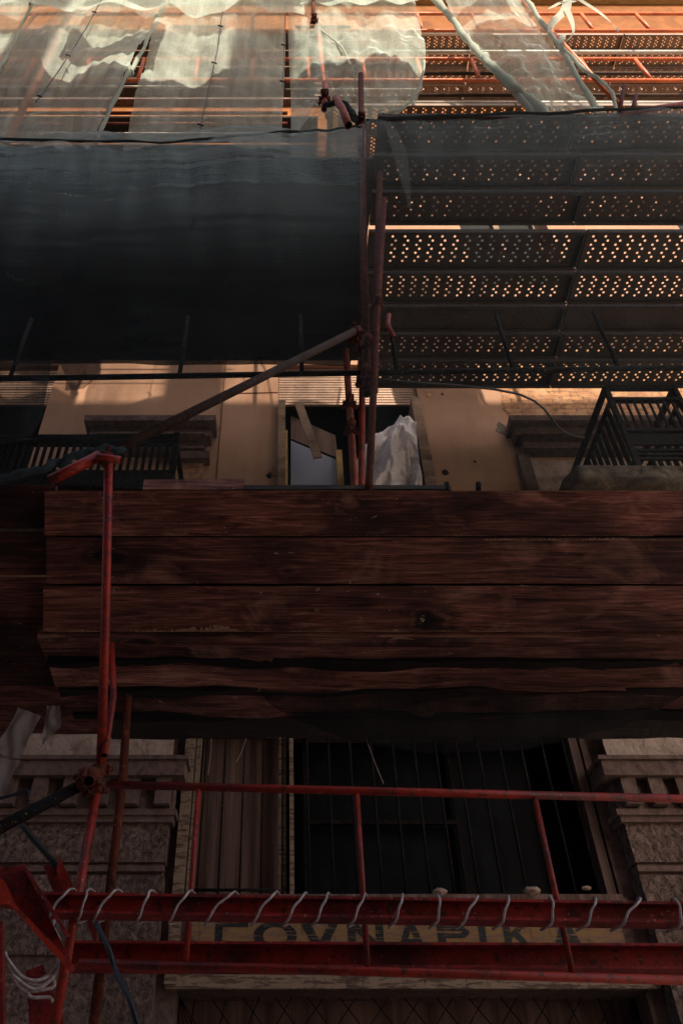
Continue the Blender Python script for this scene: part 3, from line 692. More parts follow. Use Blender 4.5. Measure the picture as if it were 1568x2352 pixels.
pole([P(747, 190, 2.6), P(744, 252, 2.6)], .024, 'pink', 'short pink tube end standing at the net corner', 'scaffold standards', clamps=[(P(745, 228, 2.6), (1, 0, .3))])
pole([P(770, 226, 2.5), P(786, 250, 2.5), P(800, 288, 2.45)], .030, 'pink', 'stubby faded pink tube poking from the dark net', 'scaffold standards')
pole([P(1432, 196, 2.5), P(1420, 268, 2.5)], .016, 'rust', 'taller of two small tube ends on the right net edge', 'scaffold standards')
pole([P(1459, 220, 2.5), P(1449, 268, 2.5)], .017, 'rust', 'shorter of two small tube ends on the right net edge', 'scaffold standards')
pole([P(1620, 232, 2.42), P(1420, 262, 2.42)], .022, 'red', 'red tube lying along the right net edge', 'scaffold standards')
pole([P(824, 756, 2.47), P(262, 1036, 2.06)], .02, 'greypipe', 'thick grey brace tube slanting below the left dark net', 'scaffold braces', clamps=[(P(818, 762, 2.47), (0, 0, 1))])
pole([P(893, 722, 2.38), P(890, 745, 2.40), P(905, 775, 2.42)], .011, 'pink', 'small bent pink rod end near the centre standards')
# left front standards
pole([PD(250, 1052, 2.74), PD(243, 1420, 2.63), PD(232, 1775, 2.5)], .0155, 'red', 'bright red tube slanting up in front of the board canopy', 'scaffold standards', clamps=[(PD(246, 1056, 2.74), (1, .3, -.2)), (PD(233, 1768, 2.5), (1, 0, -.1))])
pole([PD(116, 1104, 2.66), PD(230, 1046, 2.74)], .019, 'red', 'short red tube stub clamped on top of the red standard', 'scaffold braces')
pole([PD(222, 1048, 2.69), PD(278, 1056, 2.69)], .012, 'red', 'small red coupler pin across the red standard top', 'scaffold braces')
pole([P(226, 1800, 2.24), P(118, 2400, 2.24)], .0128, 'red', 'bright red leaning standard running out of the bottom left', 'scaffold standards', clamps=[(P(224, 1812, 2.24), (1, 0, 0))])
pole([P(256, 1480, 2.42), P(262, 1600, 2.42), P(240, 1735, 2.34)], .011, 'red', 'thin bent dark red tube beside the red standard')
pole([P(294, 1600, 2.62), P(282, 1800, 2.62), P(210, 2400, 2.62)], .0145, 'rust', 'dark red standard just right of the bright red one', 'scaffold standards')
pole([P(-20, 1912, 2.05), P(192, 1800, 2.24)], .0165, 'iron', 'black brace tube slanting to the red standard at the left', 'scaffold braces', clamps=[(P(196, 1796, 2.2), (0, .2, 1))])
pole([P(204, 1794, 2.05), P(210, 1790, 2.4)], .016, 'rust', 'tube end pointing at the viewer by the left clamps')

# ------------------------------------------------------------------ red steel beams
def ibeam(p, q, h, wd, label):
    p = Vector(p); q = Vector(q); d = (q - p).normalized(); y = Vector((0, 1, 0)); z = y.cross(d) * -1
    if z.z < 0: z = -z
    m = MB(); t = .007
    prof = [(-wd/2,-h/2),(wd/2,-h/2),(wd/2,-h/2+t),(t/2,-h/2+t),(t/2,h/2-t),(wd/2,h/2-t),(wd/2,h/2),(-wd/2,h/2),(-wd/2,h/2-t),(-t/2,h/2-t),(-t/2,-h/2+t),(-wd/2,-h/2+t)]
    m.prism([p + y * a + z * b_ for a, b_ in prof], q - p)
    return tag(m.build('steel_beam', M['redbeam']), label, 'beam', 'red steel beams')
YB = 2.22
pu0, pu1 = P(70, 2079, YB), P(1640, 2104, YB)
HB = Z(2058, YB) - Z(2106, YB)
ibeam(pu0, pu1, HB, .06, 'upper red steel beam wound round with a clear hose')
YB2 = 2.56
q0, q1 = P(150, 2198, YB2), P(1640, 2205, YB2)
ibeam(q0, q1, Z(2170, YB2) - Z(2228, YB2), .09, 'lower red steel beam behind the ladder beam')
# corner brackets at the left
def plate(pts, th, label, mat='redbeam', name='steel_bracket'):
    return tag(MB().prism(pts, (0, th, 0)).build(name, M[mat]), label, 'bracket', 'red brackets at the corner')
br = thing('steel_bracket', 'large diagonal red angle bracket at the lower left corner', 'bracket', P(40, 2100, 2.1), 'red brackets at the corner')
MB().prism([P(-30, 1985, 2.06), P(55, 1990, 2.06), P(160, 2200, 2.06), P(150, 2215, 2.06), P(20, 2075, 2.06), P(-30, 2072, 2.06)], (0, .012, 0)).build('web', M['redbeam'], br)
MB().prism([P(-30, 2012, 2.02), P(8, 2020, 2.02), P(30, 2070, 2.02), P(168, 2215, 2.02), P(158, 2228, 2.02), P(24, 2078, 2.02), P(-30, 2074, 2.02)], (0, .035, 0)).build('lower_flange', M['red'], br)
MB().bar(P(56, 1990, 2.04), P(154, 2145, 2.04), .008, .045, (0,1,0)).build('upper_flange', M['redbeam'], br)
br = thing('steel_bracket', 'pointed red fin plate above the upper beam at the left', 'bracket', P(140, 2020, 2.3), 'red brackets at the corner')
MB().prism([P(136, 1965, 2.27), P(172, 2040, 2.27), P(170, 2072, 2.27), P(154, 2072, 2.27), P(130, 2000, 2.27)], (0, .012, 0)).build('front_plate', M['red'], br)
MB().prism([P(100, 1988, 2.30), P(134, 1988, 2.30), P(160, 2072, 2.30), P(132, 2072, 2.30)], (0, .02, 0)).build('rear_plate', M['redbeam'], br)
plate([P(196, 2106, 2.3), P(222, 2106, 2.3), P(222, 2160, 2.3), P(216, 2162, 2.3)], .012, 'small pointed red plate hanging below the upper beam', 'red')
plate([P(-30, 2115, 2.0), P(5, 2115, 2.0), P(9, 2420, 2.0), P(-30, 2420, 2.0)], .02, 'dark red upright channel on the extreme left edge')
plate([P(60, 2230, 2.35), P(100, 2215, 2.35), P(150, 2360, 2.35), P(68, 2360, 2.35)], .012, 'dark red gusset plate behind the lowest red standard')

# clear hose wound round the upper beam
pts = []
loops = [(165,128), (207,196), (270,232), (350,330), (440,404), (542,487), (637,592), (705,665), (757,730), (842,812), (928,905), (1010,998), (1100,1058), (1170,1143), (1266,1253), (1368,1334), (1470,1412), (1548,1540)]
ax = (pu1 - pu0).normalized()
def bx(u): 
    k = (P(u, 2090, YB).x - pu0.x) / (pu1.x - pu0.x); return pu0 + (pu1 - pu0) * k
for i, (ut, ub) in enumerate(loops):
    t_, bo = bx(ut), bx(ub); j = .004 * nz(i * 3.1, 1)
    fwd = bx(ub + (loops[i+1][0] - ub) * .5) if i + 1 < len(loops) else bx(ub + 40)
    pts += [t_ + Vector((.006, .045, HB/2 + .006)), t_ + Vector((0, .0, HB/2 + .014 + j)), t_ + Vector((-.006, -.034, HB/2 + .004)),
            t_ * .62 + bo * .38 + Vector((0, -.043, .012)), t_ * .25 + bo * .75 + Vector((0, -.042, -HB/2 + .02)), bo + Vector((-.002, -.034, -HB/2 - .006)), bo + Vector((-.012, -.008, -HB/2 - .010 - j)), bo + Vector((-.014, .03, -HB/2 - .006)), bo * .6 + fwd * .4 + Vector((0, .047, -.01)), fwd + Vector((.008, .05, .01))]
def smooth_path(p, n=5):
    out = []
    for i in range(len(p) - 1):
        a, b_, c, d = p[max(i-1, 0)], p[i], p[i+1], p[min(i+2, len(p)-1)]
        for k in range(n):
            t = k / n; out.append(.5 * ((2*b_) + (c - a) * t + (2*a - 5*b_ + 4*c - d) * t*t + (3*b_ - a - 3*c + d) * t**3))
    return out + [p[-1]]
tag(MB().tube(smooth_path(pts, 6), .0033, 8).build('clear_hose', M['hose']), 'clear plastic hose coiled round the upper red beam', 'hose')
hp = [P(130, 2104, 2.16), P(122, 2130, 2.1), P(128, 2140, 2.08), P(136, 2180, 2.08), P(128, 2225, 2.06), P(95, 2250, 2.04), P(55, 2245, 2.03), P(20, 2205, 2.02), P(14, 2190, 2.02), P(35, 2240, 2.03), P(90, 2262, 2.05), P(126, 2230, 2.07), P(140, 2185, 2.08), P(134, 2150, 2.09), P(124, 2146, 2.09), P(134, 2190, 2.07), P(126, 2240, 2.05), P(80, 2272, 2.04), P(30, 2240, 2.02), P(60, 2275, 2.04), P(115, 2270, 2.05), P(126, 2258, 2.05), P(112, 2240, 2.05), P(70, 2268, 2.045), P(72, 2290, 2.04), P(112, 2290, 2.05), P(122, 2300, 2.05)]
tag(MB().tube(smooth_path(hp, 5), .0038, 8).build('hose_bundle', M['hose']), 'loose bundle of looped clear hose hanging at the lower left', 'hose')
tag(MB().tube(smooth_path([P(220, 2120, 2.18), P(250, 2180, 2.15), P(265, 2225, 2.15), P(300, 2300, 2.1), P(335, 2420, 2.1)], 5), .007, 8).build('cable', M['wire']), 'black cable dropping from the upper beam', 'cable', 'black cables')
tag(MB().tube(smooth_path([P(50, 1893, 2.3), P(80, 1930, 2.3), P(120, 1975, 2.3), P(150, 2010, 2.3)], 5), .008, 8).build('cable', M['wire']), 'black cable curving down to the pointed fin plate', 'cable', 'black cables')
tag(MB().tube(smooth_path([P(-10, 1836, 2.5), P(30, 1826, 2.5), P(64, 1815, 2.5), P(66, 1840, 2.5)], 5), .006, 8).build('cable', M['wire']), 'short black cable at the left edge by the pale cloth', 'cable', 'black cables')
tag(MB().tube(smooth_path([P(862, 272 + 600, 3.6), P(1190, 905, 3.8), P(1290, 990, 4.2), P(1340, 1005, 4.4)], 5), .009, 8).build('cable', M['wire']), 'black cable sagging from the deck to the right balcony', 'cable', 'black cables')

# ------------------------------------------------------------------ board canopy
def board(x0, x1, y0, y1, z0, z1, label, mat, group, wob=.006, seg=40, tilt=0., cant=0.):
    """sawn board with slightly uneven edges; long side along x"""
    ph = rnd.random() * 50
    m = MB()
    def e(x, k): return wob * (nz(x * 1.3 + ph, k * 7.7) + .5 * nz(x * 6 + ph, k * 3.1))
    ring = []
    for i in range(seg + 1):
        x = x0 + (x1 - x0) * i / seg; zt_ = tilt * (x - x0)
        n = len(m.v)
        m.v += [(x, y0 + e(x, 1) * .6, z0 + e(x, 2) + zt_), (x, y1 + e(x, 3), z0 + e(x, 4) + zt_ - cant), (x, y1 + e(x, 5), z1 + e(x, 6) * .5 + zt_ - cant), (x, y0 + e(x, 7) * .6, z1 + e(x, 8) * .7 + zt_)]
        ring.append(n)
    for i in range(seg):
        a, b_ = ring[i], ring[i+1]
        for k in range(4):
            k2 = (k + 1) % 4; m.f.append((a + k, b_ + k, b_ + k2, a + k2))
    m.f.append(tuple(ring[0] + k for k in range(4))); m.f.append(tuple(ring[-1] + k for k in (3,2,1,0)))
    return tag(m.build('plank_board', M[mat]), label, 'board', group)
TF = 2.966                                   # the fan: boards sloping up and out over the pavement
YF = PD(655, 1452, TF).y
vf = [1124, 1232, 1343, 1452]; ul = [103, 107, 100]
def fanboard(u0, u1, va, vb, t, th, label, mat, wob, seg=60):
    """board lying in the slope of the fan between two picture heights"""
    ph = rnd.random() * 50; m = MB(); A0, A1, B0, B1 = PD(u0, va, t), PD(u1, va, t), PD(u0, vb, t), PD(u1, vb, t)
    nrm = Vector((0, _c, _s)) * th; up = (A0 - B0).normalized(); n = seg + 1
    for i in range(n):
        s_ = i / seg; x = A0.x + (A1.x - A0.x) * s_
        a = A0.lerp(A1, s_) + up * (wob * (nz(x * 1.3 + ph, 3) + .5 * nz(x * 7 + ph, 5)) - .005); b_ = B0.lerp(B1, s_) + up * (wob * (nz(x * 1.3 + ph, 9) + .5 * nz(x * 7 + ph, 1)) + .004)
        m.v += [tuple(b_), tuple(b_ + nrm), tuple(a + nrm), tuple(a)]
    for i in range(seg):
        for k in range(4):
            k2 = (k + 1) % 4; m.f.append((4*i + k, 4*i + 4 + k, 4*i + 4 + k2, 4*i + k2))
    m.f.append((0, 1, 2, 3)); m.f.append((4*seg + 3, 4*seg + 2, 4*seg + 1, 4*seg))
    return tag(m.build('plank_board', M[mat]), label, 'board', 'fascia boards of the canopy')
fans = [fanboard(ul[i], 1760, vf[i], vf[i+1], TF, .035, f'long brown canopy board, {("top one under the window","middle one with dark knots","lowest one with a splintered edge")[i]}', 'board', .003) for i in range(3)]
top_board, mid_board, low_board = fans
def splinter_glint(par, u0, u1, v, h, seed):
    m = MB(); n = 260; up = Vector((0, -_s, _c))
    for i in range(n):
        ua, ub = u0 + (u1 - u0) * i / n, u0 + (u1 - u0) * (i + 1) / n
        ha, hb = [max(.0, (.30 + .5 * nz(u * .02 + seed, seed) + .55 * nz(u * .21, seed) + .3 * nz(u * .6, seed)) * max(.12, .6 + 1.3 * nz(u * .009, seed + 5))) * h for u in (ua, ub)]
        pa, pb = PD(ua, v, TF - .004), PD(ub, v, TF - .004)
        m.face([pa, pb, pb + up * (hb + .0005), pa + up * (ha + .0005)])
    m.build('splinter_glint_edge', M['splinter_glint'], par)
splinter_glint(top_board, 104, 1600, 1128, .004, 1.7); splinter_glint(top_board, 240, 1500, 1231, .004, 5.1); splinter_glint(low_board, 300, 930, 1451, .026, 2.3); splinter_glint(low_board, 930, 1330, 1451, .012, 6.3); splinter_glint(low_board, 110, 300, 1451, .012, 8.8)  # first strip paints a sky glint on the top edge; others are splinters
splinter_glint(mid_board, 1110, 1568, 1241, .016, 7.1); splinter_glint(low_board, 950, 1250, 1347, .007, 4.4)
MB().tube([PD(728, 1400, TF + .002), PD(728, 1400, TF - .004)], .0095, 12).build('nail_head', M['splinter_glint'], low_board)
vl = [1112, 1217, 1324, 1432]
bk_ = MB(); A0, A1, B0, B1 = PD(130, 1136, TF + .05), PD(1900, 1136, TF + .05), PD(130, 1448, TF + .05), PD(1900, 1448, TF + .05)  # black sheets added so the gaps between boards stay dark
bk_.prism([A0, A1, B1, B0], Vector((0, _c, _s)) * .012); tag(bk_.build('gap_dark_sheet', M['gapblack']), 'black sheet added behind the canopy boards to keep their gaps dark', 'sheet')
tag(MB().box((-3.6, 2.6, PD(655, 1456, TF).z + .1), (4.2, 3.3, PD(655, 1456, TF).z + .112)).build('gap_dark_sheet', M['gapblack']), 'black sheet added over the canopy soffit boards to keep their gaps dark', 'sheet')
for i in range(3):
    fanboard(-260, 128, vl[i], vl[i+1], TF + .05, .035, f'shorter canopy board left of the long ones, {ORD[i]} from the top', 'board_dark', .004)
sof = [(1456, 1522, 97), (1520, 1582, 120), (1584, 1640, 150), (1644, 1692, 250)]
zs_ = PD(655, 1456, TF).z
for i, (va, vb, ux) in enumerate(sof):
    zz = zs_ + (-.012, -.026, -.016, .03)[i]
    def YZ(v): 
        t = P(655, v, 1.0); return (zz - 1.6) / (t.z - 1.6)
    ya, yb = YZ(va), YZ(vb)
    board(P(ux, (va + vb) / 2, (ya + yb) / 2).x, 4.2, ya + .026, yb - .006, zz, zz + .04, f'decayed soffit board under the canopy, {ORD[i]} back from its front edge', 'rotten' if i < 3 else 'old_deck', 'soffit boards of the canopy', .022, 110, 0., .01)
    board(-3.6, P(ux + 45, (va + vb) / 2, (ya + yb) / 2).x, ya + .02, yb, zz + .045, zz + .085, f'dark soffit board left of the canopy corner, {ORD[i]} back from its front edge', 'board_dark', 'soffit boards of the canopy', .012, 40, 0., .03)
for k, v in enumerate((1522, 1583, 1641)):  # near-black strips set in to paint the shade between soffit boards
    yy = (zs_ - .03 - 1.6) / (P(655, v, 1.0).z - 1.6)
    board(P((112, 138, 170)[k], v, yy).x, 4.2, yy - .022, yy + .03, zs_ - .036, zs_ + .03, f'near-black strip painting the shade between the soffit boards, {ORD[k]} back', 'gapshade', 'soffit boards of the canopy', .03, 110)
board(P(112, 1456, YF).x, 4.0, YF + .006, YF + .04, zs_ - .034, zs_ - .014, 'narrow ledge strip under the splintered fascia board', 'board', 'soffit boards of the canopy', .004)
# backing board on canopy top edge
board(P(330, 1110, 2.56).x, P(560, 1110, 2.56).x, 2.56, 2.6, Z(1124, 2.56), Z(1101, 2.56), 'dark short board lying along the canopy top at the left', 'board', 'fascia boards of the canopy', .003)
board(P(560, 1122, 2.55).x, P(1035, 1122, 2.55).x, 2.55, 2.58, Z(1124, 2.55), Z(1114, 2.55), 'thin dark strip along the canopy top under the window', 'old_deck', 'fascia boards of the canopy', .003)
for k, (u, v) in enumerate(((1098, 1110), (1025, 1110))): pole([P(u, v, 2.56), P(u, 1135, 2.56)], .012, 'iron', f'{("upright","second")[k]} short black peg above the canopy top board')

# ------------------------------------------------------------------ things in the middle window
tag(MB().bar(P(685, 925, D - .1), P(730, 1052, D - .14), .02, .085, (1, 0, .35)).build('loose_board', M['timber']), 'loose slanting board nailed across the middle window', 'board')
def tarp(s, t):
    top = [(806, 1078), (842, 1030), (882, 990), (918, 962), (950, 972)]
    k = s * 4; i = min(3, int(k)); f = k - i
    ut, vt = top[i][0] * (1 - f) + top[i+1][0] * f, top[i][1] * (1 - f) + top[i+1][1] * f
    p = P(ut, vt, D + .08).lerp(P(800 + 172 * s, 1250, D - .04), t)
    def ridge(a, b_, c): return 1 - abs(noise.noise(Vector((a, b_, c)))) * 3
    p.y += -.12 * math.sin(t * 2.4) + .06 * nz(s * 3 + t * 2, t * 3 - s * 2, 2) - .075 * ridge(s * 2.6 + t * .8, t * 3.4 - s * .9, 5.5) - .035 * ridge(s * 5.5 - t * 1.2, t * 6.5 + s * 1.5, 9.2) - .012 * ridge(s * 12, t * 14, 3.3)
    p.z += .02 * nz(s * 8, t * 6, 3)
    return p
tag(MB().grid(tarp, 90, 100).build('plastic_sheet', M['tarp']), 'crumpled translucent plastic sheet bulging in the middle window', 'sheet')

# ------------------------------------------------------------------ nets
def net(name, lp, rp, Yl, mat, label, amp=.05, nu=60, nv=60, seed=0., sag=0., group=None, ex=0.):
    """cloth between two edge lines given in surveyed coordinates"""
    L = [P(*q, Yl) if len(q) == 2 else P(*q) for q in lp]; Rr = [P(*q, Yl) if len(q) == 2 else P(*q) for q in rp]
    L = smooth_path(L, 6); Rr = smooth_path(Rr, 6)
    def at(A, t):
        k = t * (len(A) - 1); i = min(len(A) - 2, int(k)); return A[i].lerp(A[i+1], k - i)
    W_ = (L[0] - Rr[0]).length; H_ = sum((L[i] - L[i+1]).length for i in range(len(L) - 1))
    def fn(s, t):
        p = at(L, t).lerp(at(Rr, t), s)
        f = 1.4 * amp * (.7 * nz(p.x * 1.6 + seed, p.z * .5, seed) + .35 * nz(p.x * 5 + seed, p.z * 1.1, seed + 3) + .15 * nz(p.x * 13, p.z * 3.0, seed + 8) + .16 * nz(p.x * 1.1, p.z * 14.0, seed + 4))
        p.y += f - sag * 4 * s * (1 - s) * (t ** .6)
        p.z += ex * math.sin(s * math.pi) * (1 - t)
        return p
    return tag(MB().grid(fn, nu, nv, W_, H_).build(name, M[mat]), label, 'net', group)
def hem(pts, Y, r, label, mat='nethem', name='net_roll'):
    Q = smooth_path([P(*q, Y) if len(q) == 2 else P(*q) for q in pts], 8)
    rad = [r * (.7 + .5 * abs(nz(i * .35, r * 90)) + .3 * nz(i * 1.1, r * 50)) for i in range(len(Q))]
    Q = [q + Vector((.02 * nz(i * .3, 1, r * 50), .02 * nz(i * .3, 5), .02 * nz(i * .4, 9))) for i, q in enumerate(Q)]
    m = MB().tube(Q, rad, 10)
    for i, f_ in enumerate(m.f): 
        if len(f_) == 4: m.uv[i] = ((0, i * .02), (.1, i * .02), (.1, i * .02 + .02), (0, i * .02 + .02))
    return tag(m.build(name, M[mat]), label, 'net', 'rolled net edges')
YN = 2.6
net('debris_net', [(-90, 316), (-90, 470), (-90, 700), (-90, 1118)], [(832, 286), (834, 450), (836, 690), (838, 1118)], YN, 'netleft', 'grey green debris net of the left bay, thinned downward to paint fading light', .05, 120, 130, 1.0, 0, 'dark debris nets')
net('debris_net', [(836, 280, 2.40), (834, 410, 2.40), (832, 650, 2.42), (828, 1118, 2.45)], [(1660, 244, 2.40), (1660, 395, 2.40), (1660, 640, 2.42), (1660, 1118, 2.45)], 2.4, 'netright', 'grey green debris net veiling the perforated deck', .04, 120, 130, 5.0, 0, 'dark debris nets')
def hammock(s, t):
    x = -4.4 + 5.02 * s
    y = 2.775 + 1.93 * t; z = 7.83 - .62 * min(1, (t / .13)) ** .8 + .54 * max(0, (t - .16) / .84) ** 1.3
    y += .03 * nz(x * 1.2, t * 4, 3); z += .03 * nz(x * .8, t * 5, 7) + .015 * nz(x * .6, t * 30, 2) + .02 * nz(x * 3, t * 3, 5)
    return Vector((x, y, z))
tag(MB().grid(hammock, 80, 60, 5, 2.4).build('debris_net', M['nethammock']), 'dense dark net slung like a hammock under the left bay', 'net', 'dark debris nets')
hem([(-60, 318), (120, 323), (400, 324), (600, 308), (760, 296), (832, 290)], YN - .01, .012, 'dark rope edge along the top of the left dark net', 'netroll')
hem([(838, 276), (1000, 268), (1300, 256), (1620, 246)], 2.39, .014, 'dark rope edge along the top of the right dark net', 'netroll')
net('debris_net', [(745, 252, 2.56), (690, 300, 2.56), (655, 330, 2.56)], [(800, 280, 2.46), (826, 300, 2.46), (830, 372, 2.46)], 2.5, 'netdark', 'small dark net corner gathered at the pink tube end', .03, 24, 24, 9.0, 0, 'dark debris nets')
net('debris_net', [(880, 280, 2.36), (905, 360, 2.36), (940, 480, 2.36)], [(900, 280, 2.36), (935, 350, 2.36), (944, 480, 2.36)], 2.36, 'netdark', 'narrow dark net fold hanging beside the centre standard', .02, 10, 40, 3.0, 0, 'dark debris nets')
hem([(748, 238, 2.52), (790, 240, 2.5), (812, 270, 2.47)], 2.5, .03, 'knotted dark net wrapped round the pink tube', 'netroll')
hem([(-30, 1108, 2.0), (60, 1088, 2.0), (150, 1056, 2.0), (225, 1036, 1.99), (290, 1034, 2.0)], 2.0, .02, 'rolled dark net draped over the red standard top', 'netroll')
# torn dark net scrap hanging at left
net('net_scrap', [(120, 815), (150, 860), (150, 898)], [(225, 815), (232, 860), (195, 898)], 2.58, 'netblack', 'torn black net scrap hanging under the left dark net', .05, 16, 20, 4.0)
net('net_scrap', [(-80, 830), (-80, 1000), (-80, 1070)], [(120, 830), (96, 960), (60, 1015)], 2.62, 'netblack', 'black net hanging over the left balcony', .05, 16, 20, 4.4)
# sagging net below the canopy
def sagn(s, t):
    u = 600 + 970 * s; top = 1584 + 12 * s; bot = 1590 + 140 * max(0, math.sin(math.pi * s ** .9)) ** .7 + 6 * nz(s * 7, 2) + 4 * nz(s * 22, 5)
    p = P(u, top + (bot - top) * t, 2.75 + .1 * t); p.y += .03 * nz(s * 9, t * 3, 2); return p
tag(MB().grid(sagn, 60, 14, 3, .4).build('debris_net', M['netblack']), 'black net sagging beneath the canopy soffit above the shop window', 'net', 'dark debris nets')

YP = 2.92
net('sheeting_net', [(-120, -40), (-140, 330)], [(60, -40), (66, 20), (-30, 230), (-60, 330)], YP + .05, 'netlight', 'leftmost pale net cut by the picture edge', .1, 40, 50, 11, 0, 'pale scaffold nets')
net('sheeting_net', [(80, -40), (60, 40), (-20, 200), (-70, 345)], [(395, -40), (376, 20), (326, 120), (206, 345)], YP, 'netlight', 'pale net panel with the orange standard behind it', .14, 60, 60, 13, .05, 'pale scaffold nets')
net('sheeting_net', [(378, -40), (364, 40), (330, 160), (282, 345)], [(660, -40), (656, 60), (652, 200), (646, 345)], YP, 'netlight', 'widest pale net panel left of the bulging net', .14, 70, 60, 17, .06, 'pale scaffold nets')
net('sheeting_net', [(662, -40), (662, 100), (668, 220), (668, 345)], [(940, -40), (966, 60), (975, 140), (958, 208), (886, 262), (800, 300)], YP - .04, 'netgreen', 'bulging greenish net panel with a curled lower corner', .16, 70, 70, 23, .18, 'pale scaffold nets')
net('sheeting_net', [(1000, -30), (1075, 90), (1160, 180), (1262, 275)], [(1190, -30), (1275, 100), (1330, 180), (1390, 275)], YP - .02, 'netgreen', 'narrow slanting net panel on the right with rolled edges', .16, 50, 60, 31, .05, 'pale scaffold nets')
hem([(985, -20), (1040, 50), (1090, 112), (1150, 178), (1235, 270)], YP - .05, .044, 'thick rolled net edge slanting across the upper right')
hem([(1110, 130), (1160, 185), (1215, 225), (1262, 272)], YP - .08, .05, 'second roll bunched below the thick rolled edge')
hem([(1195, -20), (1250, 60), (1300, 130), (1370, 262)], YP - .05, .034, 'right rolled net edge beside the torn ribbons')
hem([(1290, 105), (1340, 160), (1385, 190), (1408, 225), (1412, 262)], YP - .08, .022, 'thin twisted net strip ending at the two tube ends')
hem([(878, 262), (930, 246), (962, 200), (975, 140)], YP - .06, .016, 'pale curled hem of the bulging net')
hem([(730, 62), (790, 120), (820, 190), (832, 260)], YP - .12, .012, 'pale green crease on the bulging net')
hem([(362, 38), (340, 92), (300, 160), (262, 230), (222, 322)], YP - .04, .026, 'rolled edge beside the dark gap between the pale nets')
hem([(76, 6), (50, 60), (10, 140), (-20, 200)], YP - .03, .018, 'rolled edge of the far left pale net')
hem([(289, 150), (296, 158), (298, 166)], YP - .04, .04, 'small bunched knot of net in the dark gap')
for pts, lab in (((( 240, -10), (190, 78), (140, 156), (83, 236)), 'dark seam cord on the second pale net from the left'), ((( 656, -10), (654, 60), (652, 130), (649, 200)), 'dark cord tied down the seam beside the bulging net'), (((512, 20), (500, 110), (487, 170), (455, 318)), 'dark seam cord on the widest pale net')):
    Q = smooth_path([P(*q, YP - .10) for q in pts], 8); m = MB().tube([q + Vector((.012 * nz(i * .5, 3), .012 * nz(i * .4, 8), 0)) for i, q in enumerate(Q)], .005, 6)
    for q in Q[4::9]: m.tube([q + Vector((-.03, -.005, .0)), q, q + Vector((.02, -.01, -.05))], .008, 6)
    tag(m.build('seam_cord', M['wire']), lab, 'cord')
net('sheeting_net', [(668, 240), (668, 300), (668, 400)], [(835, 255), (838, 300), (840, 400)], YP + .02, 'netgreen', 'small pale net tail behind the pink tube end', .06, 24, 24, 41, 0, 'pale scaffold nets')
def ribbon(pts, Y, w0, label):
    Q = smooth_path([P(*q, Y) for q in pts], 8); m = MB()
    def fn(s, t):
        k = t * (len(Q) - 1); i = min(len(Q) - 2, int(k)); p = Q[i].lerp(Q[i+1], k - i)
        a = t * 3 + w0 * 40; return p + Vector((math.cos(a), .5 * math.sin(a), math.sin(a) * .6)) * (s - .5) * w0
    return tag(m.grid(fn, 4, len(Q), .1, 1).build('net_ribbon', M['nethem']), label, 'net strip', 'torn net ribbons')
ribbon([(1300, -20), (1298, 20), (1270, 50), (1255, 78)], YP - .1, .12, 'broad torn ribbon curling at the upper right')
ribbon([(1300, 20), (1312, 50), (1314, 78), (1290, 100), (1292, 80)], YP - .12, .07, 'looped torn ribbon below the broad one')
ribbon([(1315, -10), (1370, 25), (1400, 50), (1420, 72)], YP - .05, .05, 'thin torn ribbon blown to the right')
ribbon([(1262, 20), (1290, 5), (1320, 4)], YP - .1, .06, 'short ribbon knotted at the top right')
# nets higher up, overlapping the frame's top edge; their scalloped hems throw waves of shade below
for k, (u0, u1, v, se) in enumerate(((-150, 380, 16, 2), (390, 700, 22, 5), (690, 960, 8, 9))):
    YT = 2.72
    def fn(s, t, u0=u0, u1=u1, v=v, se=se):
        u = u0 + (u1 - u0) * s
        lo = P(u, v + 9 * math.sin(s * 9 + se) + 5 * math.sin(s * 21 + se), YT); hi = P(u, -30, YT) + Vector((0, 0, 1.6))
        p = lo.lerp(hi, t); p.y += .12 * nz(u * .01, t * 2, se); return p
    tag(MB().grid(fn, 60, 20, 2, 2).build('sheeting_net', M['netgreen']), f'turquoise tinged net hem along the top edge, {("left","middle","right")[k]} length', 'net', 'pale scaffold nets')

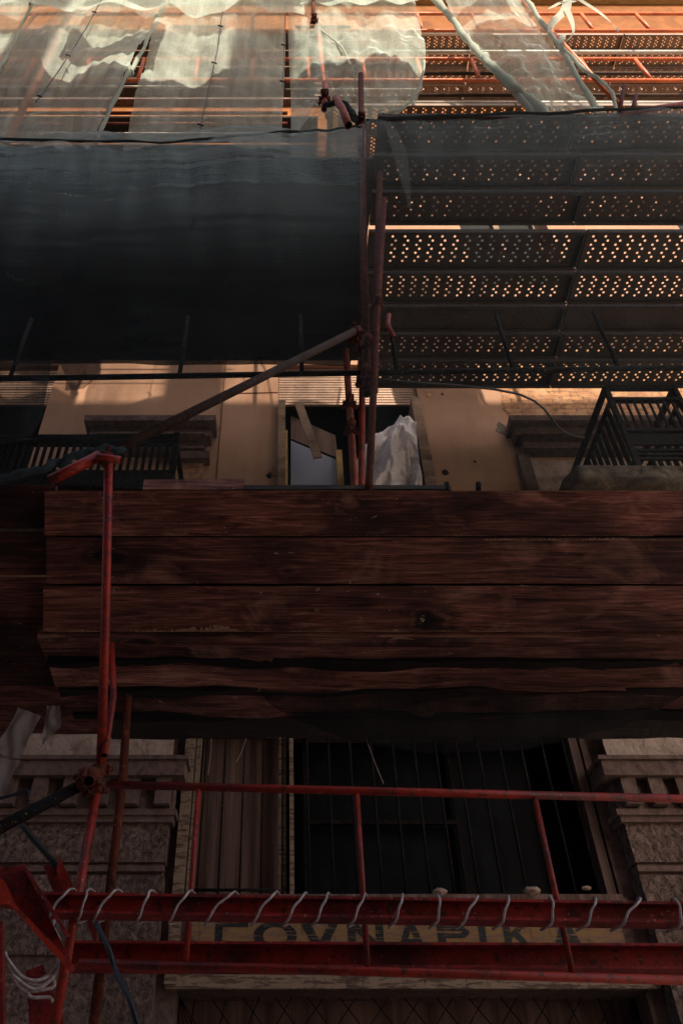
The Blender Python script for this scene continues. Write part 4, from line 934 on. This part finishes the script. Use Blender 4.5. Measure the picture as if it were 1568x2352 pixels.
shade_swags = ((-6, -2.2, 1.9, 12.25, .45, 1), (-2.0, 2.8, 1.95, 12.2, .4, 4), (-6, 2.6, 1.85, 13.55, .35, 7), (-3.2, -1.0, 1.25, 10.5, .7, 3), (-.8, 2.4, 1.2, 10.45, .5, 8), (-1.9, -.9, 1.5, 11.2, .9, 2), (-5.5, -3.6, 1.4, 10.8, .6, 5))  # unseen free-hanging swags added to cast wavy shade on the pale nets
for k, (x0, x1, Yk, zl, hh, se) in enumerate(shade_swags):
    def fn(s, t, x0=x0, x1=x1, Yk=Yk, zl=zl, se=se, hh=hh):
        x = x0 + (x1 - x0) * s; lo = zl + .10 * math.sin(x * 3.6 + se) + .07 * math.sin(x * 7.7 + se * 2) + .12 * nz(x * 1.5, se)
        return Vector((x, Yk + .1 * nz(x, t * 2, se), lo + hh * (1 + .5 * nz(x * 1.6, se + 4)) * t))
    tag(MB().grid(fn, 80, 12, 2, 1).build('sheeting_net', M['shade_swag']), f'pale net swag added above the picture to cast shade, {ORD[k]} one', 'net', 'pale scaffold nets')

# ------------------------------------------------------------------ pale cloths at the left and small litter
def cloth(pts, Y, label):
    a, b_, c, d = [P(*q, Y) for q in pts]
    def fn(s, t): p = a.lerp(b_, s).lerp(d.lerp(c, s), t); p.y += .02 * nz(s * 3, t * 3, Y); return p
    return tag(MB().grid(fn, 14, 20, (a - b_).length, (a - d).length).build('cloth_strip', M['fabric']), label, 'cloth', 'pale cloth strips at the left')
cloth([(42, 1624), (94, 1642), (46, 1742), (-14, 1730)], 2.7, 'ribbed pale cloth strip hanging at the left edge')
cloth([(-20, 1738), (46, 1744), (-8, 1860), (-40, 1860)], 2.68, 'smooth lower end of the pale cloth at the left edge')
cloth([(108, 1620), (138, 1620), (142, 1668), (96, 1712)], 2.8, 'darker small cloth strip right of the pale one')
for k, (u, v, s_) in enumerate(((1010, 2048, 1.), (1220, 2046, 1.2), (1345, 2040, .7))):
    m = MB(); q = P(u, v, 5.38)
    def fn(a, b2, q=q, k=k, s_=s_):
        th, ph = a * 2 * math.pi, (b2 - .5) * math.pi; r = .03 * s_ * (1 + .6 * nz(math.cos(th) * 2 + k * 5, math.sin(th) * 2, ph * 2))
        return q + Vector((r * 1.5 * math.cos(th) * math.cos(ph), r * math.sin(th) * math.cos(ph), r * .6 * math.sin(ph)))
    tag(m.grid(fn, 14, 8).build('litter', M['litter']), ('pale crumpled scrap of litter on the shop window sill', 'brown clump of dry leaves on the shop window sill', 'small dark scrap at the right end of the shop sill')[k], 'litter')
for k, (pts, lab) in enumerate(((((486, 1690), (484, 1730), (478, 1780)), 'thin pale twine hanging over the curtain bay, left'), (((566, 1692), (556, 1725), (542, 1752)), 'thin pale twine hanging over the curtain bay, right'), (((840, 1695), (856, 1740), (880, 1800)), 'thin pale twine hanging before the dark bars'))):
    tag(MB().tube(smooth_path([P(*q, 3.4) for q in pts], 4), .0022, 5).build('twine', M['twine']), lab, 'string', 'hanging twine')
